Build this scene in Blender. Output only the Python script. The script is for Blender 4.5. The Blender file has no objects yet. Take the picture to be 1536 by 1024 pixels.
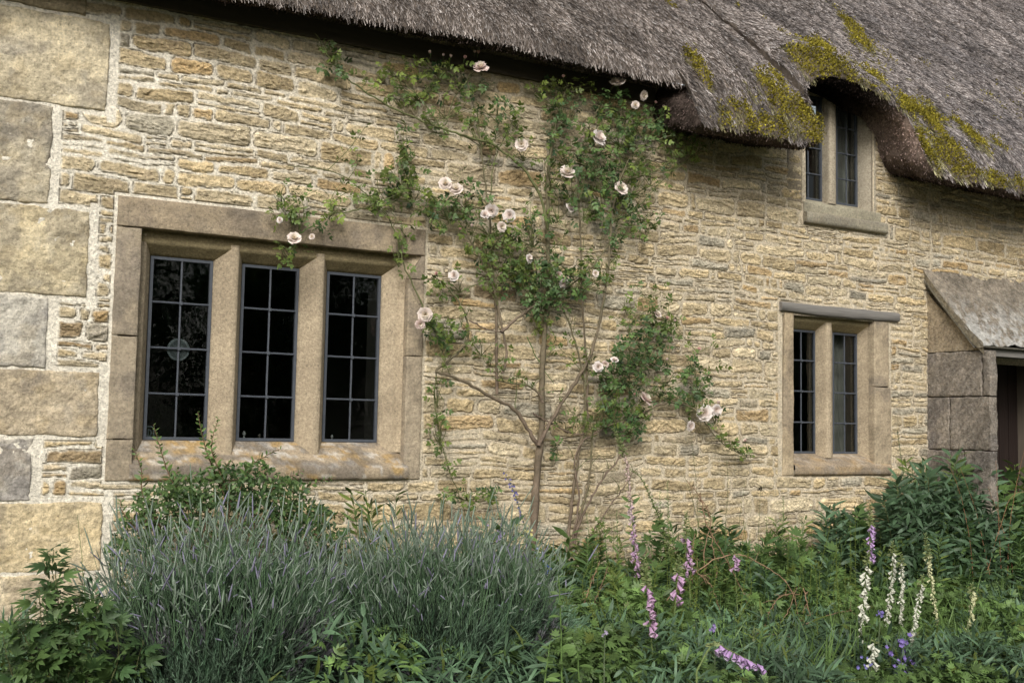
import bpy, math, numpy as np
from math import radians, pi, sin, cos
rng = np.random.default_rng(7)
S = bpy.context.scene
COL = S.collection

# ------------------------------------------------------------------ camera
f = 1700.; yaw, pitch, roll = [radians(a) for a in (29.383, 4.418, 1.092)]
F = np.array([sin(yaw)*cos(pitch), cos(yaw)*cos(pitch), sin(pitch)])
R = np.array([cos(yaw), -sin(yaw), 0.]); U = np.cross(R, F)
R, U = cos(roll)*R + sin(roll)*U, -sin(roll)*R + cos(roll)*U
CAM = np.array([0, -6.6, 1.6])

def at(px, py, Y=0.):
    d = F*f + R*(px-768) + U*(512-py)
    return CAM + d*((Y-CAM[1])/d[1])

def proj(P):
    d = np.asarray(P) - CAM
    z = d@F
    return 768 + f*(d@R)/z, 512 - f*(d@U)/z

from mathutils import Matrix
cam = bpy.data.cameras.new('camera'); co = bpy.data.objects.new('camera', cam); COL.objects.link(co)
cam.sensor_width = 36; cam.lens = f/1536*36; cam.clip_end = 500; cam.clip_start = .05
M = Matrix.Identity(4)
for i in range(3):
    M[i][0] = R[i]; M[i][1] = U[i]; M[i][2] = -F[i]; M[i][3] = CAM[i]
co.matrix_world = M
S.camera = co

# ------------------------------------------------------------------ noise
def vn(x, y, seed=0):
    t = np.random.default_rng(1000+seed).random((256, 256))
    x = np.asarray(x, float); y = np.asarray(y, float)
    xi = np.floor(x).astype(int); yi = np.floor(y).astype(int)
    fx = x-xi; fy = y-yi
    fx = fx*fx*(3-2*fx); fy = fy*fy*(3-2*fy)
    a = t[xi & 255, yi & 255]; b = t[(xi+1) & 255, yi & 255]
    c = t[xi & 255, (yi+1) & 255]; d = t[(xi+1) & 255, (yi+1) & 255]
    return (a*(1-fx)+b*fx)*(1-fy) + (c*(1-fx)+d*fx)*fy
def fbm(x, y, seed=0, o=4):
    s = 0; a = .5
    for i in range(o):
        s = s + a*vn(x*2**i+3.1*i, y*2**i+7.7*i, seed+i*13); a *= .5
    return s/(1-.5**o)
def ss(a, b, x):
    t = np.clip((x-a)/(b-a), 0, 1); return t*t*(3-2*t)
def lin(r, g, b):
    c = np.array([r, g, b], float)/255
    return np.where(c <= .04045, c/12.92, ((c+.055)/1.055)**2.4)

# ------------------------------------------------------------------ mesh helpers
def nmesh(name, V, Q, mat, parent=None, col=None, smooth=True, T=None):
    V = np.asarray(V, np.float32); Q = np.asarray(Q, np.int32).reshape(-1, 4)
    T = np.zeros((0, 3), np.int32) if T is None else np.asarray(T, np.int32).reshape(-1, 3)
    me = bpy.data.meshes.new(name)
    me.vertices.add(len(V)); me.vertices.foreach_set('co', V.ravel())
    me.loops.add(Q.size+T.size)
    me.loops.foreach_set('vertex_index', np.concatenate([Q.ravel(), T.ravel()]).astype(np.int32))
    me.polygons.add(len(Q)+len(T))
    st = np.concatenate([np.arange(len(Q))*4, len(Q)*4+np.arange(len(T))*3]).astype(np.int32)
    me.polygons.foreach_set('loop_start', st)
    me.polygons.foreach_set('use_smooth', np.full(len(Q)+len(T), smooth))
    if col is not None:
        a = me.color_attributes.new('Col', 'FLOAT_COLOR', 'POINT')
        c = np.ones((len(V), 4), np.float32); c[:, :3] = np.broadcast_to(col, (len(V), 3))
        a.data.foreach_set('color', c.ravel())
    me.materials.append(mat)
    me.update(calc_edges=True); me.validate()
    o = bpy.data.objects.new(name, me); COL.objects.link(o)
    if parent is not None: o.parent = parent
    return o

def grid_faces(nu, nv, off=0):
    i = np.arange(nu-1)[:, None]*nv + np.arange(nv-1)[None]
    i = i.ravel()+off
    return np.stack([i, i+nv, i+nv+1, i+1], 1)

class Geo:
    def __init__(s): s.V = []; s.Q = []; s.C = []; s.n = 0
    def add(s, V, Q, C):
        V = np.asarray(V, float).reshape(-1, 3)
        s.V.append(V); s.Q.append(np.asarray(Q).reshape(-1, 4)+s.n)
        s.C.append(np.broadcast_to(C, (len(V), 3))); s.n += len(V)
    def inst(s, tpl, P, M, sc, C):
        """instances: tpl (V,Q,shade), P (N,3), M (N,3,3) columns = axes, sc (N,), C (N,3)"""
        tv, tq, sh = tpl; P = np.asarray(P); N = len(P)
        if N == 0: return
        sc = np.broadcast_to(np.asarray(sc, float), (N,)) if np.ndim(sc) < 2 else sc
        if np.ndim(sc) == 1: L = tv[None]*sc[:, None, None]
        else: L = tv[None]*sc[:, None, :]
        V = np.einsum('nij,nkj->nki', M, L) + P[:, None]
        Q = (tq[None]+(np.arange(N)*len(tv))[:, None, None]).reshape(-1, 4)
        C = np.broadcast_to(C, (N, 3))
        CC = C[:, None, :]*sh[None, :, :]
        s.add(V.reshape(-1, 3), Q, CC.reshape(-1, 3))
    def tube(s, P, r, C, n=5):
        P = np.asarray(P, float); k = len(P)
        r = np.broadcast_to(np.asarray(r, float), (k,)) if np.ndim(r) else np.full(k, float(r))
        d = np.gradient(P, axis=0); d /= np.linalg.norm(d, axis=1, keepdims=True)+1e-9
        ref = np.array([0.13, 1, 0.21]); a = np.cross(d, ref); a /= np.linalg.norm(a, axis=1, keepdims=True)+1e-9
        b = np.cross(d, a)
        th = np.arange(n)*2*pi/n
        V = P[:, None] + r[:, None, None]*(a[:, None]*np.cos(th)[None, :, None]+b[:, None]*np.sin(th)[None, :, None])
        i = (np.arange(k-1)[:, None]*n+np.arange(n)[None]); j = (np.arange(k-1)[:, None]*n+(np.arange(n)[None]+1) % n)
        Q = np.stack([i, j, j+n, i+n], -1).reshape(-1, 4)
        C = np.asarray(C, float)
        if C.ndim == 2: C = np.repeat(C, n, axis=0)
        s.add(V.reshape(-1, 3), Q, C)
    def build(s, name, mat, parent=None, smooth=True, origin=None):
        if not s.V: return None
        V = np.concatenate(s.V)
        if origin is not None: V = V-np.asarray(origin)
        return nmesh(name, V, np.concatenate(s.Q), mat, parent, np.concatenate(s.C), smooth)

def basis(d, up=None, twist=None):
    """rotation matrices with Y axis = d, Z = normal near up"""
    d = np.asarray(d, float); d = d/(np.linalg.norm(d, axis=1, keepdims=True)+1e-9)
    if up is None: up = np.array([0, 0, 1.])
    up = np.broadcast_to(up, d.shape)
    x = np.cross(d, up); n = np.linalg.norm(x, axis=1, keepdims=True)
    x = np.where(n < 1e-3, np.array([1., 0, 0]), x/np.maximum(n, 1e-9))
    z = np.cross(x, d)
    if twist is not None:
        c = np.cos(twist)[:, None]; s_ = np.sin(twist)[:, None]
        x, z = x*c+z*s_, -x*s_+z*c
    return np.stack([x, d, z], 2)

def empty(name, loc=(0, 0, 0)):
    o = bpy.data.objects.new(name, None); COL.objects.link(o); o.location = loc; o.empty_display_size = .1
    return o
def tag(o, label=None, cat=None, group=None, kind=None):
    for k, v in (('label', label), ('category', cat), ('group', group), ('kind', kind)):
        if v: o[k] = v
    return o

# leaf templates : length 1 along Y
def leaf_tpl(w=.5, seg=4, droop=.25, fold=.15, pos=.45, tip=0.03, shade_mid=.85):
    t = np.linspace(0, 1, seg+1)
    prof = np.where(t < pos, np.sin(t/pos*pi/2), np.cos((t-pos)/(1-pos)*pi/2)**.8)
    prof = np.maximum(prof, tip)*w/2
    V = []; sh = []
    for ti, p in zip(t, prof):
        z = -droop*ti**2
        V += [(-p, ti, z+fold*p), (0, ti, z), (p, ti, z+fold*p)]
        sh += [(1.05,)*3, (shade_mid,)*3, (.97,)*3]
    Q = []
    for k in range(seg):
        a = k*3
        Q += [(a, a+1, a+4, a+3), (a+1, a+2, a+5, a+4)]
    return np.array(V), np.array(Q), np.array(sh)
def merge_tpl(lst):
    V = []; Q = []; Sh = []; n = 0
    for v, q, s in lst:
        V.append(v); Q.append(q+n); Sh.append(s); n += len(v)
    return np.concatenate(V), np.concatenate(Q), np.concatenate(Sh)
def xf(tpl, ang=0, sc=1, off=(0, 0, 0), tilt=0):
    v, q, s = tpl; c, si = cos(ang), sin(ang)
    v = v*sc
    ct, st = cos(tilt), sin(tilt)
    v = np.stack([v[:, 0], v[:, 1]*ct-v[:, 2]*st, v[:, 1]*st+v[:, 2]*ct], 1)
    v = np.stack([v[:, 0]*c+v[:, 1]*si, -v[:, 0]*si+v[:, 1]*c, v[:, 2]], 1)+np.array(off)
    return v, q, s
LF = leaf_tpl(.55)
NEEDLE = leaf_tpl(.13, 2, .1, .1, .4)
LANCE = leaf_tpl(.26, 4, .35, .2, .4)
# compound rose leaf, five leaflets on a rachis; overall length 1
_l = leaf_tpl(.62, 3, .2, .2, .45)
RACH = (np.array([(-.008, 0, 0), (.008, 0, 0), (.006, .7, -.05), (-.006, .7, -.05)]), np.array([[0, 1, 2, 3]]), np.ones((4, 3))*.8)
ROSELEAF = merge_tpl([RACH, xf(_l, 0, .42, (0, .62, -.05)), xf(_l, 1.0, .36, (0, .58, -.05)), xf(_l, -1.0, .36, (0, .58, -.05)), xf(_l, 1.15, .3, (0, .28, -.01)), xf(_l, -1.15, .3, (0, .28, -.01))])
# lobed leaf (mugwort, geranium)
LOBED = merge_tpl([RACH]+[xf(leaf_tpl(.3, 3, .2, .15), a, s, (0, .3, 0)) for a, s in ((0, .7), (.5, .6), (-.5, .6), (1.05, .5), (-1.05, .5))]+[xf(leaf_tpl(.3, 3, .2, .15), a, .35, (0, .12, 0)) for a in (1.2, -1.2)])

# ------------------------------------------------------------------ materials
def mat_new(name):
    m = bpy.data.materials.new(name); m.use_nodes = True
    nt = m.node_tree; nt.nodes.clear()
    return m, nt
def N(nt, t, **k):
    n = nt.nodes.new(t)
    for a, v in k.items():
        if a.startswith('i_'): n.inputs[a[2:].replace('_', ' ')].default_value = v
        else: setattr(n, a, v)
    return n
def attr_mat(name, rough=.85, scale=60, amt=.35, bump=.3, bscale=150, bdist=.003, transl=0., spec=.3, speck=0., coords='Object', speckcol=None):
    m, nt = mat_new(name); L = nt.links.new
    out = N(nt, 'ShaderNodeOutputMaterial'); b = N(nt, 'ShaderNodeBsdfPrincipled')
    b.inputs['Roughness'].default_value = rough; b.inputs['Specular IOR Level'].default_value = spec
    at_ = N(nt, 'ShaderNodeAttribute', attribute_name='Col')
    tc = N(nt, 'ShaderNodeTexCoord')
    no = N(nt, 'ShaderNodeTexNoise'); no.inputs['Scale'].default_value = scale; no.inputs['Detail'].default_value = 5; no.inputs['Roughness'].default_value = .65
    L(tc.outputs[coords], no.inputs['Vector'])
    mr = N(nt, 'ShaderNodeMapRange'); mr.inputs[1].default_value = .25; mr.inputs[2].default_value = .75
    mr.inputs[3].default_value = 1-amt; mr.inputs[4].default_value = 1+amt
    L(no.outputs['Fac'], mr.inputs[0])
    mx = N(nt, 'ShaderNodeMix', data_type='RGBA', blend_type='MULTIPLY'); mx.inputs[0].default_value = 1
    L(at_.outputs['Color'], mx.inputs[6]); L(mr.outputs[0], mx.inputs[7])
    c = mx.outputs[2]
    if speck:
        n2 = N(nt, 'ShaderNodeTexNoise'); n2.inputs['Scale'].default_value = 95; n2.inputs['Detail'].default_value = 3
        L(tc.outputs[coords], n2.inputs['Vector'])
        r2 = N(nt, 'ShaderNodeMapRange'); r2.inputs[1].default_value = .58; r2.inputs[2].default_value = .72; r2.inputs[4].default_value = speck
        L(n2.outputs['Fac'], r2.inputs[0])
        m2 = N(nt, 'ShaderNodeMix', data_type='RGBA'); L(r2.outputs[0], m2.inputs[0]); L(c, m2.inputs[6]); m2.inputs[7].default_value = (*(speckcol or (.1, .09, .07)), 1)
        c = m2.outputs[2]
    L(c, b.inputs['Base Color'])
    if bump:
        n3 = N(nt, 'ShaderNodeTexNoise'); n3.inputs['Scale'].default_value = bscale; n3.inputs['Detail'].default_value = 6; n3.inputs['Roughness'].default_value = .7
        L(tc.outputs[coords], n3.inputs['Vector'])
        bu = N(nt, 'ShaderNodeBump'); bu.inputs['Strength'].default_value = bump; bu.inputs['Distance'].default_value = bdist
        L(n3.outputs['Fac'], bu.inputs['Height']); L(bu.outputs[0], b.inputs['Normal'])
    sh = b.outputs[0]
    if transl:
        tr = N(nt, 'ShaderNodeBsdfTranslucent'); L(c, tr.inputs['Color'])
        ms = N(nt, 'ShaderNodeMixShader'); ms.inputs[0].default_value = transl
        L(b.outputs[0], ms.inputs[1]); L(tr.outputs[0], ms.inputs[2]); sh = ms.outputs[0]
    L(sh, out.inputs[0])
    return m
def flat_mat(name, col, rough=.6, amt=.25, scale=30, metallic=0, bump=.2, bscale=80, bdist=.002, spec=.3, stretch=(1, 1, 1)):
    m, nt = mat_new(name); L = nt.links.new
    out = N(nt, 'ShaderNodeOutputMaterial'); b = N(nt, 'ShaderNodeBsdfPrincipled')
    b.inputs['Roughness'].default_value = rough; b.inputs['Metallic'].default_value = metallic; b.inputs['Specular IOR Level'].default_value = spec
    tc = N(nt, 'ShaderNodeTexCoord'); mp = N(nt, 'ShaderNodeMapping'); mp.inputs['Scale'].default_value = stretch
    L(tc.outputs['Object'], mp.inputs[0])
    no = N(nt, 'ShaderNodeTexNoise'); no.inputs['Scale'].default_value = scale; no.inputs['Detail'].default_value = 5
    L(mp.outputs[0], no.inputs['Vector'])
    cr = N(nt, 'ShaderNodeMix', data_type='RGBA'); L(no.outputs['Fac'], cr.inputs[0])
    c = np.array(col); cr.inputs[6].default_value = (*(c*(1-amt)), 1); cr.inputs[7].default_value = (*(c*(1+amt)), 1)
    L(cr.outputs[2], b.inputs['Base Color'])
    n3 = N(nt, 'ShaderNodeTexNoise'); n3.inputs['Scale'].default_value = bscale; n3.inputs['Detail'].default_value = 4
    L(mp.outputs[0], n3.inputs['Vector'])
    bu = N(nt, 'ShaderNodeBump'); bu.inputs['Strength'].default_value = bump; bu.inputs['Distance'].default_value = bdist
    L(n3.outputs['Fac'], bu.inputs['Height']); L(bu.outputs[0], b.inputs['Normal'])
    L(b.outputs[0], out.inputs[0]); return m

M_WALL = attr_mat('rubble_stone', .95, 55, .42, 1., 70, .012, speck=.55, spec=.15)
M_ASH = attr_mat('dressed_stone', .92, 60, .38, 1., 85, .008, speck=.6, spec=.15)
M_ROUGH = attr_mat('lichened_stone', .95, 42, .55, 1., 55, .02, speck=.62, spec=.1, speckcol=(.46, .45, .41))
M_THATCH = attr_mat('thatch_straw', .9, 25, .35, .5, 90, .01, spec=.15)
M_MOSS = attr_mat('moss', .95, 60, .3, .3, 200, .004, spec=.1)
M_LEAF = attr_mat('leaf', .5, 30, .22, .15, 60, .002, transl=.22, spec=.35)
M_DULL = attr_mat('dull_leaf', .75, 30, .2, 0, transl=.15, spec=.2)
M_PETAL = attr_mat('petal', .6, 60, .08, 0, transl=.3, spec=.2)
M_STEM = attr_mat('stem_bark', .8, 60, .35, .5, 120, .003, spec=.2)
M_LEAD = flat_mat('lead_bar', (.06, .068, .082), .5, .3, 40, 0, .3, spec=.5)
M_TIMBER = flat_mat('weathered_timber', (.17, .16, .145), .85, .45, 14, 0, .8, 30, .006, stretch=(.25, 3, 3))
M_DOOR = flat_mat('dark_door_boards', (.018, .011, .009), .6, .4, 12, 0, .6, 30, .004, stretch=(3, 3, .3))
M_SOFFIT = attr_mat('cut_reed_ends', .95, 60, .4, .8, 150, .01, spec=.05)
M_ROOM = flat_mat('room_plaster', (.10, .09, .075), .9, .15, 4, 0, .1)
M_CURTAIN = flat_mat('curtain_cloth', (.42, .40, .35), .9, .12, 12, 0, .1)
M_SOIL = flat_mat('garden_soil', (.045, .05, .022), .95, .5, 3, 0, 1., 20, .05)
M_GRASSY = attr_mat('grass', .7, 20, .25, 0, transl=.2, spec=.25)
def glass_mat():
    m, nt = mat_new('window_glass'); L = nt.links.new
    out = N(nt, 'ShaderNodeOutputMaterial')
    t = N(nt, 'ShaderNodeBsdfTransparent'); t.inputs[0].default_value = (.62, .66, .66, 1)
    g = N(nt, 'ShaderNodeBsdfGlossy'); g.inputs['Roughness'].default_value = .03; g.inputs[0].default_value = (.9, .93, .95, 1)
    fr = N(nt, 'ShaderNodeFresnel'); fr.inputs[0].default_value = 1.5
    tc = N(nt, 'ShaderNodeTexCoord'); no = N(nt, 'ShaderNodeTexNoise'); no.inputs['Scale'].default_value = 7; no.inputs['Detail'].default_value = 2
    L(tc.outputs['Object'], no.inputs['Vector'])
    bu = N(nt, 'ShaderNodeBump'); bu.inputs['Strength'].default_value = .12; bu.inputs['Distance'].default_value = .02
    L(no.outputs['Fac'], bu.inputs['Height']); L(bu.outputs[0], g.inputs['Normal']); L(bu.outputs[0], fr.inputs['Normal'])
    ms = N(nt, 'ShaderNodeMixShader'); L(fr.outputs[0], ms.inputs[0]); L(t.outputs[0], ms.inputs[1]); L(g.outputs[0], ms.inputs[2])
    L(ms.outputs[0], out.inputs[0]); return m
M_GLASS = glass_mat()

# ------------------------------------------------------------------ world and sun (overcast)
W = bpy.data.worlds.new('World'); S.world = W; W.use_nodes = True
nt = W.node_tree; nt.nodes.clear(); L = nt.links.new
sky = nt.nodes.new('ShaderNodeTexSky'); sky.sky_type = 'NISHITA'; sky.sun_disc = False
SUN_EL, SUN_AZ = radians(34), radians(210)      # azimuth clockwise from +Y
sky.sun_elevation = SUN_EL; sky.sun_rotation = SUN_AZ; sky.air_density = 1.5; sky.dust_density = 4
hs = nt.nodes.new('ShaderNodeHueSaturation'); hs.inputs['Saturation'].default_value = .35
bg = nt.nodes.new('ShaderNodeBackground'); bg.inputs[1].default_value = .15
wo = nt.nodes.new('ShaderNodeOutputWorld')
L(sky.outputs[0], hs.inputs['Color']); L(hs.outputs[0], bg.inputs[0]); L(bg.outputs[0], wo.inputs[0])
sl = bpy.data.lights.new('sun', 'SUN'); so = bpy.data.objects.new('sun', sl); COL.objects.link(so)
sl.energy = 2.4; sl.angle = radians(20); sl.color = (1, .98, .945)
from mathutils import Vector
sd = Vector((sin(SUN_AZ)*cos(SUN_EL), cos(SUN_AZ)*cos(SUN_EL), sin(SUN_EL)))
so.rotation_euler = sd.to_track_quat('Z', 'Y').to_euler()
so.location = (0, -5, 12)
S.view_settings.view_transform = 'Standard'; S.view_settings.look = 'None'
S.view_settings.exposure = 0; S.view_settings.gamma = 1
S.cycles.max_bounces = 8; S.cycles.transparent_max_bounces = 12

# ------------------------------------------------------------------ ground
def ground():
    n = 90
    x = np.concatenate([-np.geomspace(120, 3, 20)+4, np.linspace(1.2, 9, 50), 9+np.geomspace(1, 120, 20)])
    y = np.concatenate([-np.geomspace(120, 3.2, 20), np.linspace(-3, .4, 30), np.geomspace(1, 120, 12)])
    X, Y = np.meshgrid(x, y, indexing='ij')
    Z = -.12+.06*(fbm(X*1.3, Y*1.3, 3)-.5)
    c = np.stack([.05+.03*fbm(X, Y, 5), .06+.05*fbm(X, Y, 5), .025+0*X], -1)
    o = nmesh('ground', np.stack([X, Y, Z], -1).reshape(-1, 3), grid_faces(len(x), len(y)), M_SOIL, None, c.reshape(-1, 3))
    tag(o, kind='structure')
ground()

# ------------------------------------------------------------------ cottage
cottage = empty('stone_cottage', (4, 0, 0)); bpy.context.view_layer.update()
tag(cottage, 'honey coloured rubble stone cottage with mossy thatched roof and leaded mullion windows', 'cottage')
def pc(o):
    """child of the cottage, vertices stay in world coordinates"""
    o.parent = cottage; o.location = (-4, 0, 0); return o

# world rectangles of openings and dressed stones (x0,x1,z0,z1)
W1 = (1.146, 3.058, 1.272, 2.872)      # large window surround
W2 = (6.085, 7.300, 1.293, 2.560)
W2L = (6.085, 7.381, 2.545, 2.622)     # timber lintel
W3 = (6.33, 7.135, 3.265, 4.55)
DOOR = (7.75, 9.6, -.2, 2.30)
QU = [(-.6, 1.066, 3.334, 3.848), (-.6, .790, 2.772, 3.326), (-.6, 1.006, 2.278, 2.764), (-.6, .816, 1.878, 2.270),
      (-.6, 1.098, 1.512, 1.871), (-.6, .772, 1.166, 1.505), (-.6, 1.146, .785, 1.159), (-.6, 1.065, .35, .778), (-.6, .9, -.2, .343)]

def wall():
    xs = np.concatenate([np.linspace(-.6, .38, 40, endpoint=False), np.arange(.38, 9.3, .0072), np.linspace(9.31, 11.5, 120)])
    zs = np.concatenate([np.linspace(-.3, .15, 20, endpoint=False), np.arange(.15, 4.12, .0068), np.linspace(4.125, 4.8, 70)])
    X, Z = np.meshgrid(xs, zs, indexing='ij')
    Xw = X+.030*(fbm(X*2.2, Z*3, 1, 3)-.5)+.020*(fbm(X*13, Z*13, 2, 3)-.5)
    Zw = Z+.085*(fbm(X*.7, Z*.8, 3, 2)-.5)+.040*(fbm(X*3.1, Z*3.4, 31, 2)-.5)+.016*(fbm(X*10, Z*13, 4, 3)-.5)
    r = np.random.default_rng(11)
    zc = [-.6]
    while zc[-1] < 5.2: zc.append(zc[-1]+r.choice([.045, .062, .076, .090, .106, .125], p=[.10, .18, .26, .24, .15, .07]))
    zc = np.array(zc)
    ci = np.clip(np.searchsorted(zc, Zw)-1, 0, len(zc)-2)
    d = np.full(X.shape, -1.); rx = np.zeros_like(X); rz = np.zeros_like(X)
    prm = np.zeros(X.shape+(6,))
    for k in range(len(zc)-1):
        m = ci == k
        if not m.any(): continue
        h = zc[k+1]-zc[k]
        xc = [-1.5]
        while xc[-1] < 12.5:
            l = r.uniform(.13, .42)*(.7+h*3.5)
            if r.random() < .12: l *= 1.5
            if r.random() < .15: l = r.uniform(.05, .09)
            xc.append(xc[-1]+l)
        xc = np.array(xc); nst = len(xc)-1
        P = r.random((nst, 6)); P2 = r.random((nst, 6))
        j0 = r.uniform(.002, .008, nst); split = np.where((r.random(nst) < .22) & (h > .06), r.uniform(.38, .62, nst), 2.)
        x = Xw[m]; z = Zw[m]
        si = np.clip(np.searchsorted(xc, x)-1, 0, nst-1)
        cx = (xc[si]+xc[si+1])/2; hx = (xc[si+1]-xc[si])/2
        v = (z-zc[k])/h
        lo = v < split[si]
        issp = split[si] < 1.5
        z0 = np.where(issp & ~lo, zc[k]+h*split[si], zc[k]); z1 = np.where(issp & lo, zc[k]+h*split[si], zc[k+1])
        cz = (z0+z1)/2; hz = (z1-z0)/2
        jw = j0[si]+.004*np.clip(1.25-x, 0, 1)*4*0
        hx2 = hx-jw-.003; hz2 = hz-jw*.7-.0015
        tilt = (P[si, 5]-.5)*.10
        dx = x-cx; dz = (z-cz)-tilt*dx
        # wedge shaped stones
        hz2 = hz2*(1+.28*(P[si, 4]-.5)*dx/np.maximum(hx, .01)*1.6)
        rr = np.minimum(hx2, hz2)*(.35+.6*P[si, 3])
        qx = np.abs(dx)-hx2+rr; qz = np.abs(dz)-hz2+rr
        sd = np.hypot(np.maximum(qx, 0), np.maximum(qz, 0))+np.minimum(np.maximum(qx, qz), 0)-rr
        d[m] = -sd; rx[m] = dx/np.maximum(hx, .02); rz[m] = dz/np.maximum(hz, .01)
        pp = np.where((issp & ~lo)[:, None], P2[si], P[si]); prm[m] = pp
    # obstacles: dressed stones keep rubble away
    ob = np.full(X.shape, 9.)
    for q in QU:
        g = np.where(X > q[1], .050, .022)
        ob = np.minimum(ob, np.maximum(np.maximum(q[0]-X, X-q[1]), np.maximum(q[2]-Z, Z-q[3]))-g)
    for q in (W1, W2, W2L, W3, DOOR):
        g = .016 if q is W1 else .010
        ob = np.minimum(ob, np.maximum(np.maximum(q[0]-X, X-q[1]), np.maximum(q[2]-Z, Z-q[3]))-g)
    ob = np.where((Z > 2.92) & (Z < 3.72), np.minimum(ob, np.abs(X-7.80-.03*(vn(Z*9, Z*0, 28)-.5))-.014), ob)
    d = d+.009*(fbm(X*26, Z*30, 6, 3)-.5)*2*.75
    d = np.minimum(d, ob)
    mask = ss(-.003, .013, d); core = ss(0, .030, d)
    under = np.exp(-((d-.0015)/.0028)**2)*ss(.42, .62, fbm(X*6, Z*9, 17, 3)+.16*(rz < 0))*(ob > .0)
    lowfade = .72+.28*ss(.1, .7, fbm(X*1.1, Z*1.3, 8, 2))
    # split faces : horizontal bedding steps
    bed = fbm(X*9+5*vn(X*3, Z*3, 9), Z*42+8*vn(X*6, Z*6, 10)+30*prm[..., 0], 11, 4)
    bq = bed*7+.6*prm[..., 1]; bq = (np.floor(bq)+ss(.0, .28, bq-np.floor(bq)))/7; bed = .45*bed+.55*bq
    chip = np.abs(fbm(X*20, Z*34, 12, 4)-.5)*2
    fine = fbm(X*70, Z*90, 13, 3)
    crk = np.exp(-((fbm(X*5+4*vn(X*2, Z*2, 19), Z*22, 20, 4)-.5)/.018)**2)
    hgt = mask*(.002+.007*prm[..., 1])*lowfade + core*(.036*(bed-.5)-.018*chip+.005+.007*(prm[..., 2]-.5)*rz*1.5+.007*(prm[..., 0]-.5)*rx) + mask*.008*(fine-.5)-.005*crk*core
    mort = .0045*(fbm(X*14, Z*16, 14, 4)-.5)*2+.003*(fine-.5)
    # slobbered joints: mortar rises over stone edges
    hgt = np.maximum(hgt, mort+.001*ss(.3, .7, fbm(X*2, Z*2, 15)))
    slump = ss(.0, .5, vn(X*5, Z*9, 16)-.55)
    hgt = hgt-.010*under+.010*(fbm(X*1.5, Z*2, 18, 2)-.5)
    hgt = hgt*.9
    fade = 1-ss(11.3, 11.5, X); hgt = hgt*fade
    V = np.stack([X, -hgt, Z], -1)
    # colours
    ochre = np.array([.575, .45, .26]); cream = np.array([.65, .55, .375]); grey = np.array([.45, .405, .31]); rust = np.array([.52, .345, .155]); dark = np.array([.25, .225, .18])
    a = prm[..., 0][..., None]; b = prm[..., 1][..., None]; c_ = prm[..., 2][..., None]
    st = ochre*(1-a)+cream*a
    st = np.where(b > .91, grey, st); st = np.where((c_ > .94), rust*.6+st*.4, st); st = np.where((b < .03), dark*.4+st*.6, st)
    st = st*(.76+.46*prm[..., 3][..., None])
    n1 = fbm(X*16, Z*26, 20, 4)[..., None]; n2 = fbm(X*3.5, Z*4.5, 21, 3)[..., None]; n3 = fbm(X*40, Z*55, 22, 3)[..., None]
    st = st*(.72+.56*n1)*(.86+.28*n3)
    st = st*(1-.30*ss(.55, .72, n2)*np.array([.55, .6, .55])*ss(.4, .7, n1))       # grey weathering
    st = st*(1-.35*(ss(.0, .55, 1-bed[..., None])-.5).clip(0)*1.2)
    leftm = 1-ss(.9, 3.6, X)[..., None]
    mor = np.array([.595, .51, .375])*(1-leftm)+np.array([.82, .76, .635])*leftm
    mor = mor*(.80+.28*fbm(X*9, Z*9, 24, 3)[..., None])*(.9+.2*n3)
    k = ss(-.001, .012, d+.010*(n3[..., 0]-.5)+.012*(fbm(X*7, Z*8, 25, 3)-.5))[..., None]
    col = mor*(1-k)+st*k
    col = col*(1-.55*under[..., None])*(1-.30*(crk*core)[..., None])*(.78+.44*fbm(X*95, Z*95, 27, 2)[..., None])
    # wall darker towards its foot; lichened lower right, white lichen flecks
    w = ss(.66, .80, fbm(X*22, Z*30, 26, 3))[..., None]*ss(4, 7, X)[..., None]*.6
    col = col*(1-w*.5)+np.array([.55, .53, .47])*w*.5
    col = col*(1-.20*(1-ss(.2, 1.2, Z))[..., None])
    nx, nz = len(xs), len(zs)
    Q = grid_faces(nx, nz)
    xm = (xs[:-1]+xs[1:])/2; zm = (zs[:-1]+zs[1:])/2
    XM, ZM = np.meshgrid(xm, zm, indexing='ij')
    keep = np.ones(XM.shape, bool)
    for q, g in ((W1, .03), (W2, .03), (W3, .03), (DOOR, .05)):
        keep &= ~((XM > q[0]+g) & (XM < q[1]-g) & (ZM > q[2]+g) & (ZM < q[3]-g))
    topz = np.interp(XM, [4.9, 5.1, 6.1, 6.25, 7.05, 7.3], [4.3, 4.1, 4.1, 4.5, 4.5, 3.98])
    keep &= ZM < topz
    Q = Q[:, ::-1][keep.ravel()]
    return pc(nmesh('wall', V.reshape(-1, 3), Q, M_WALL, None, col.reshape(-1, 3), smooth=False))
wall()

def add_box(g, x0, x1, y0, y1, z0, z1, c):
    V = [(x, y, z) for x in (x0, x1) for y in (y0, y1) for z in (z0, z1)]
    Q = [(0, 1, 3, 2), (4, 6, 7, 5), (0, 4, 5, 1), (2, 3, 7, 6), (0, 2, 6, 4), (1, 5, 7, 3)]
    g.add(V, Q, c)
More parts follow.
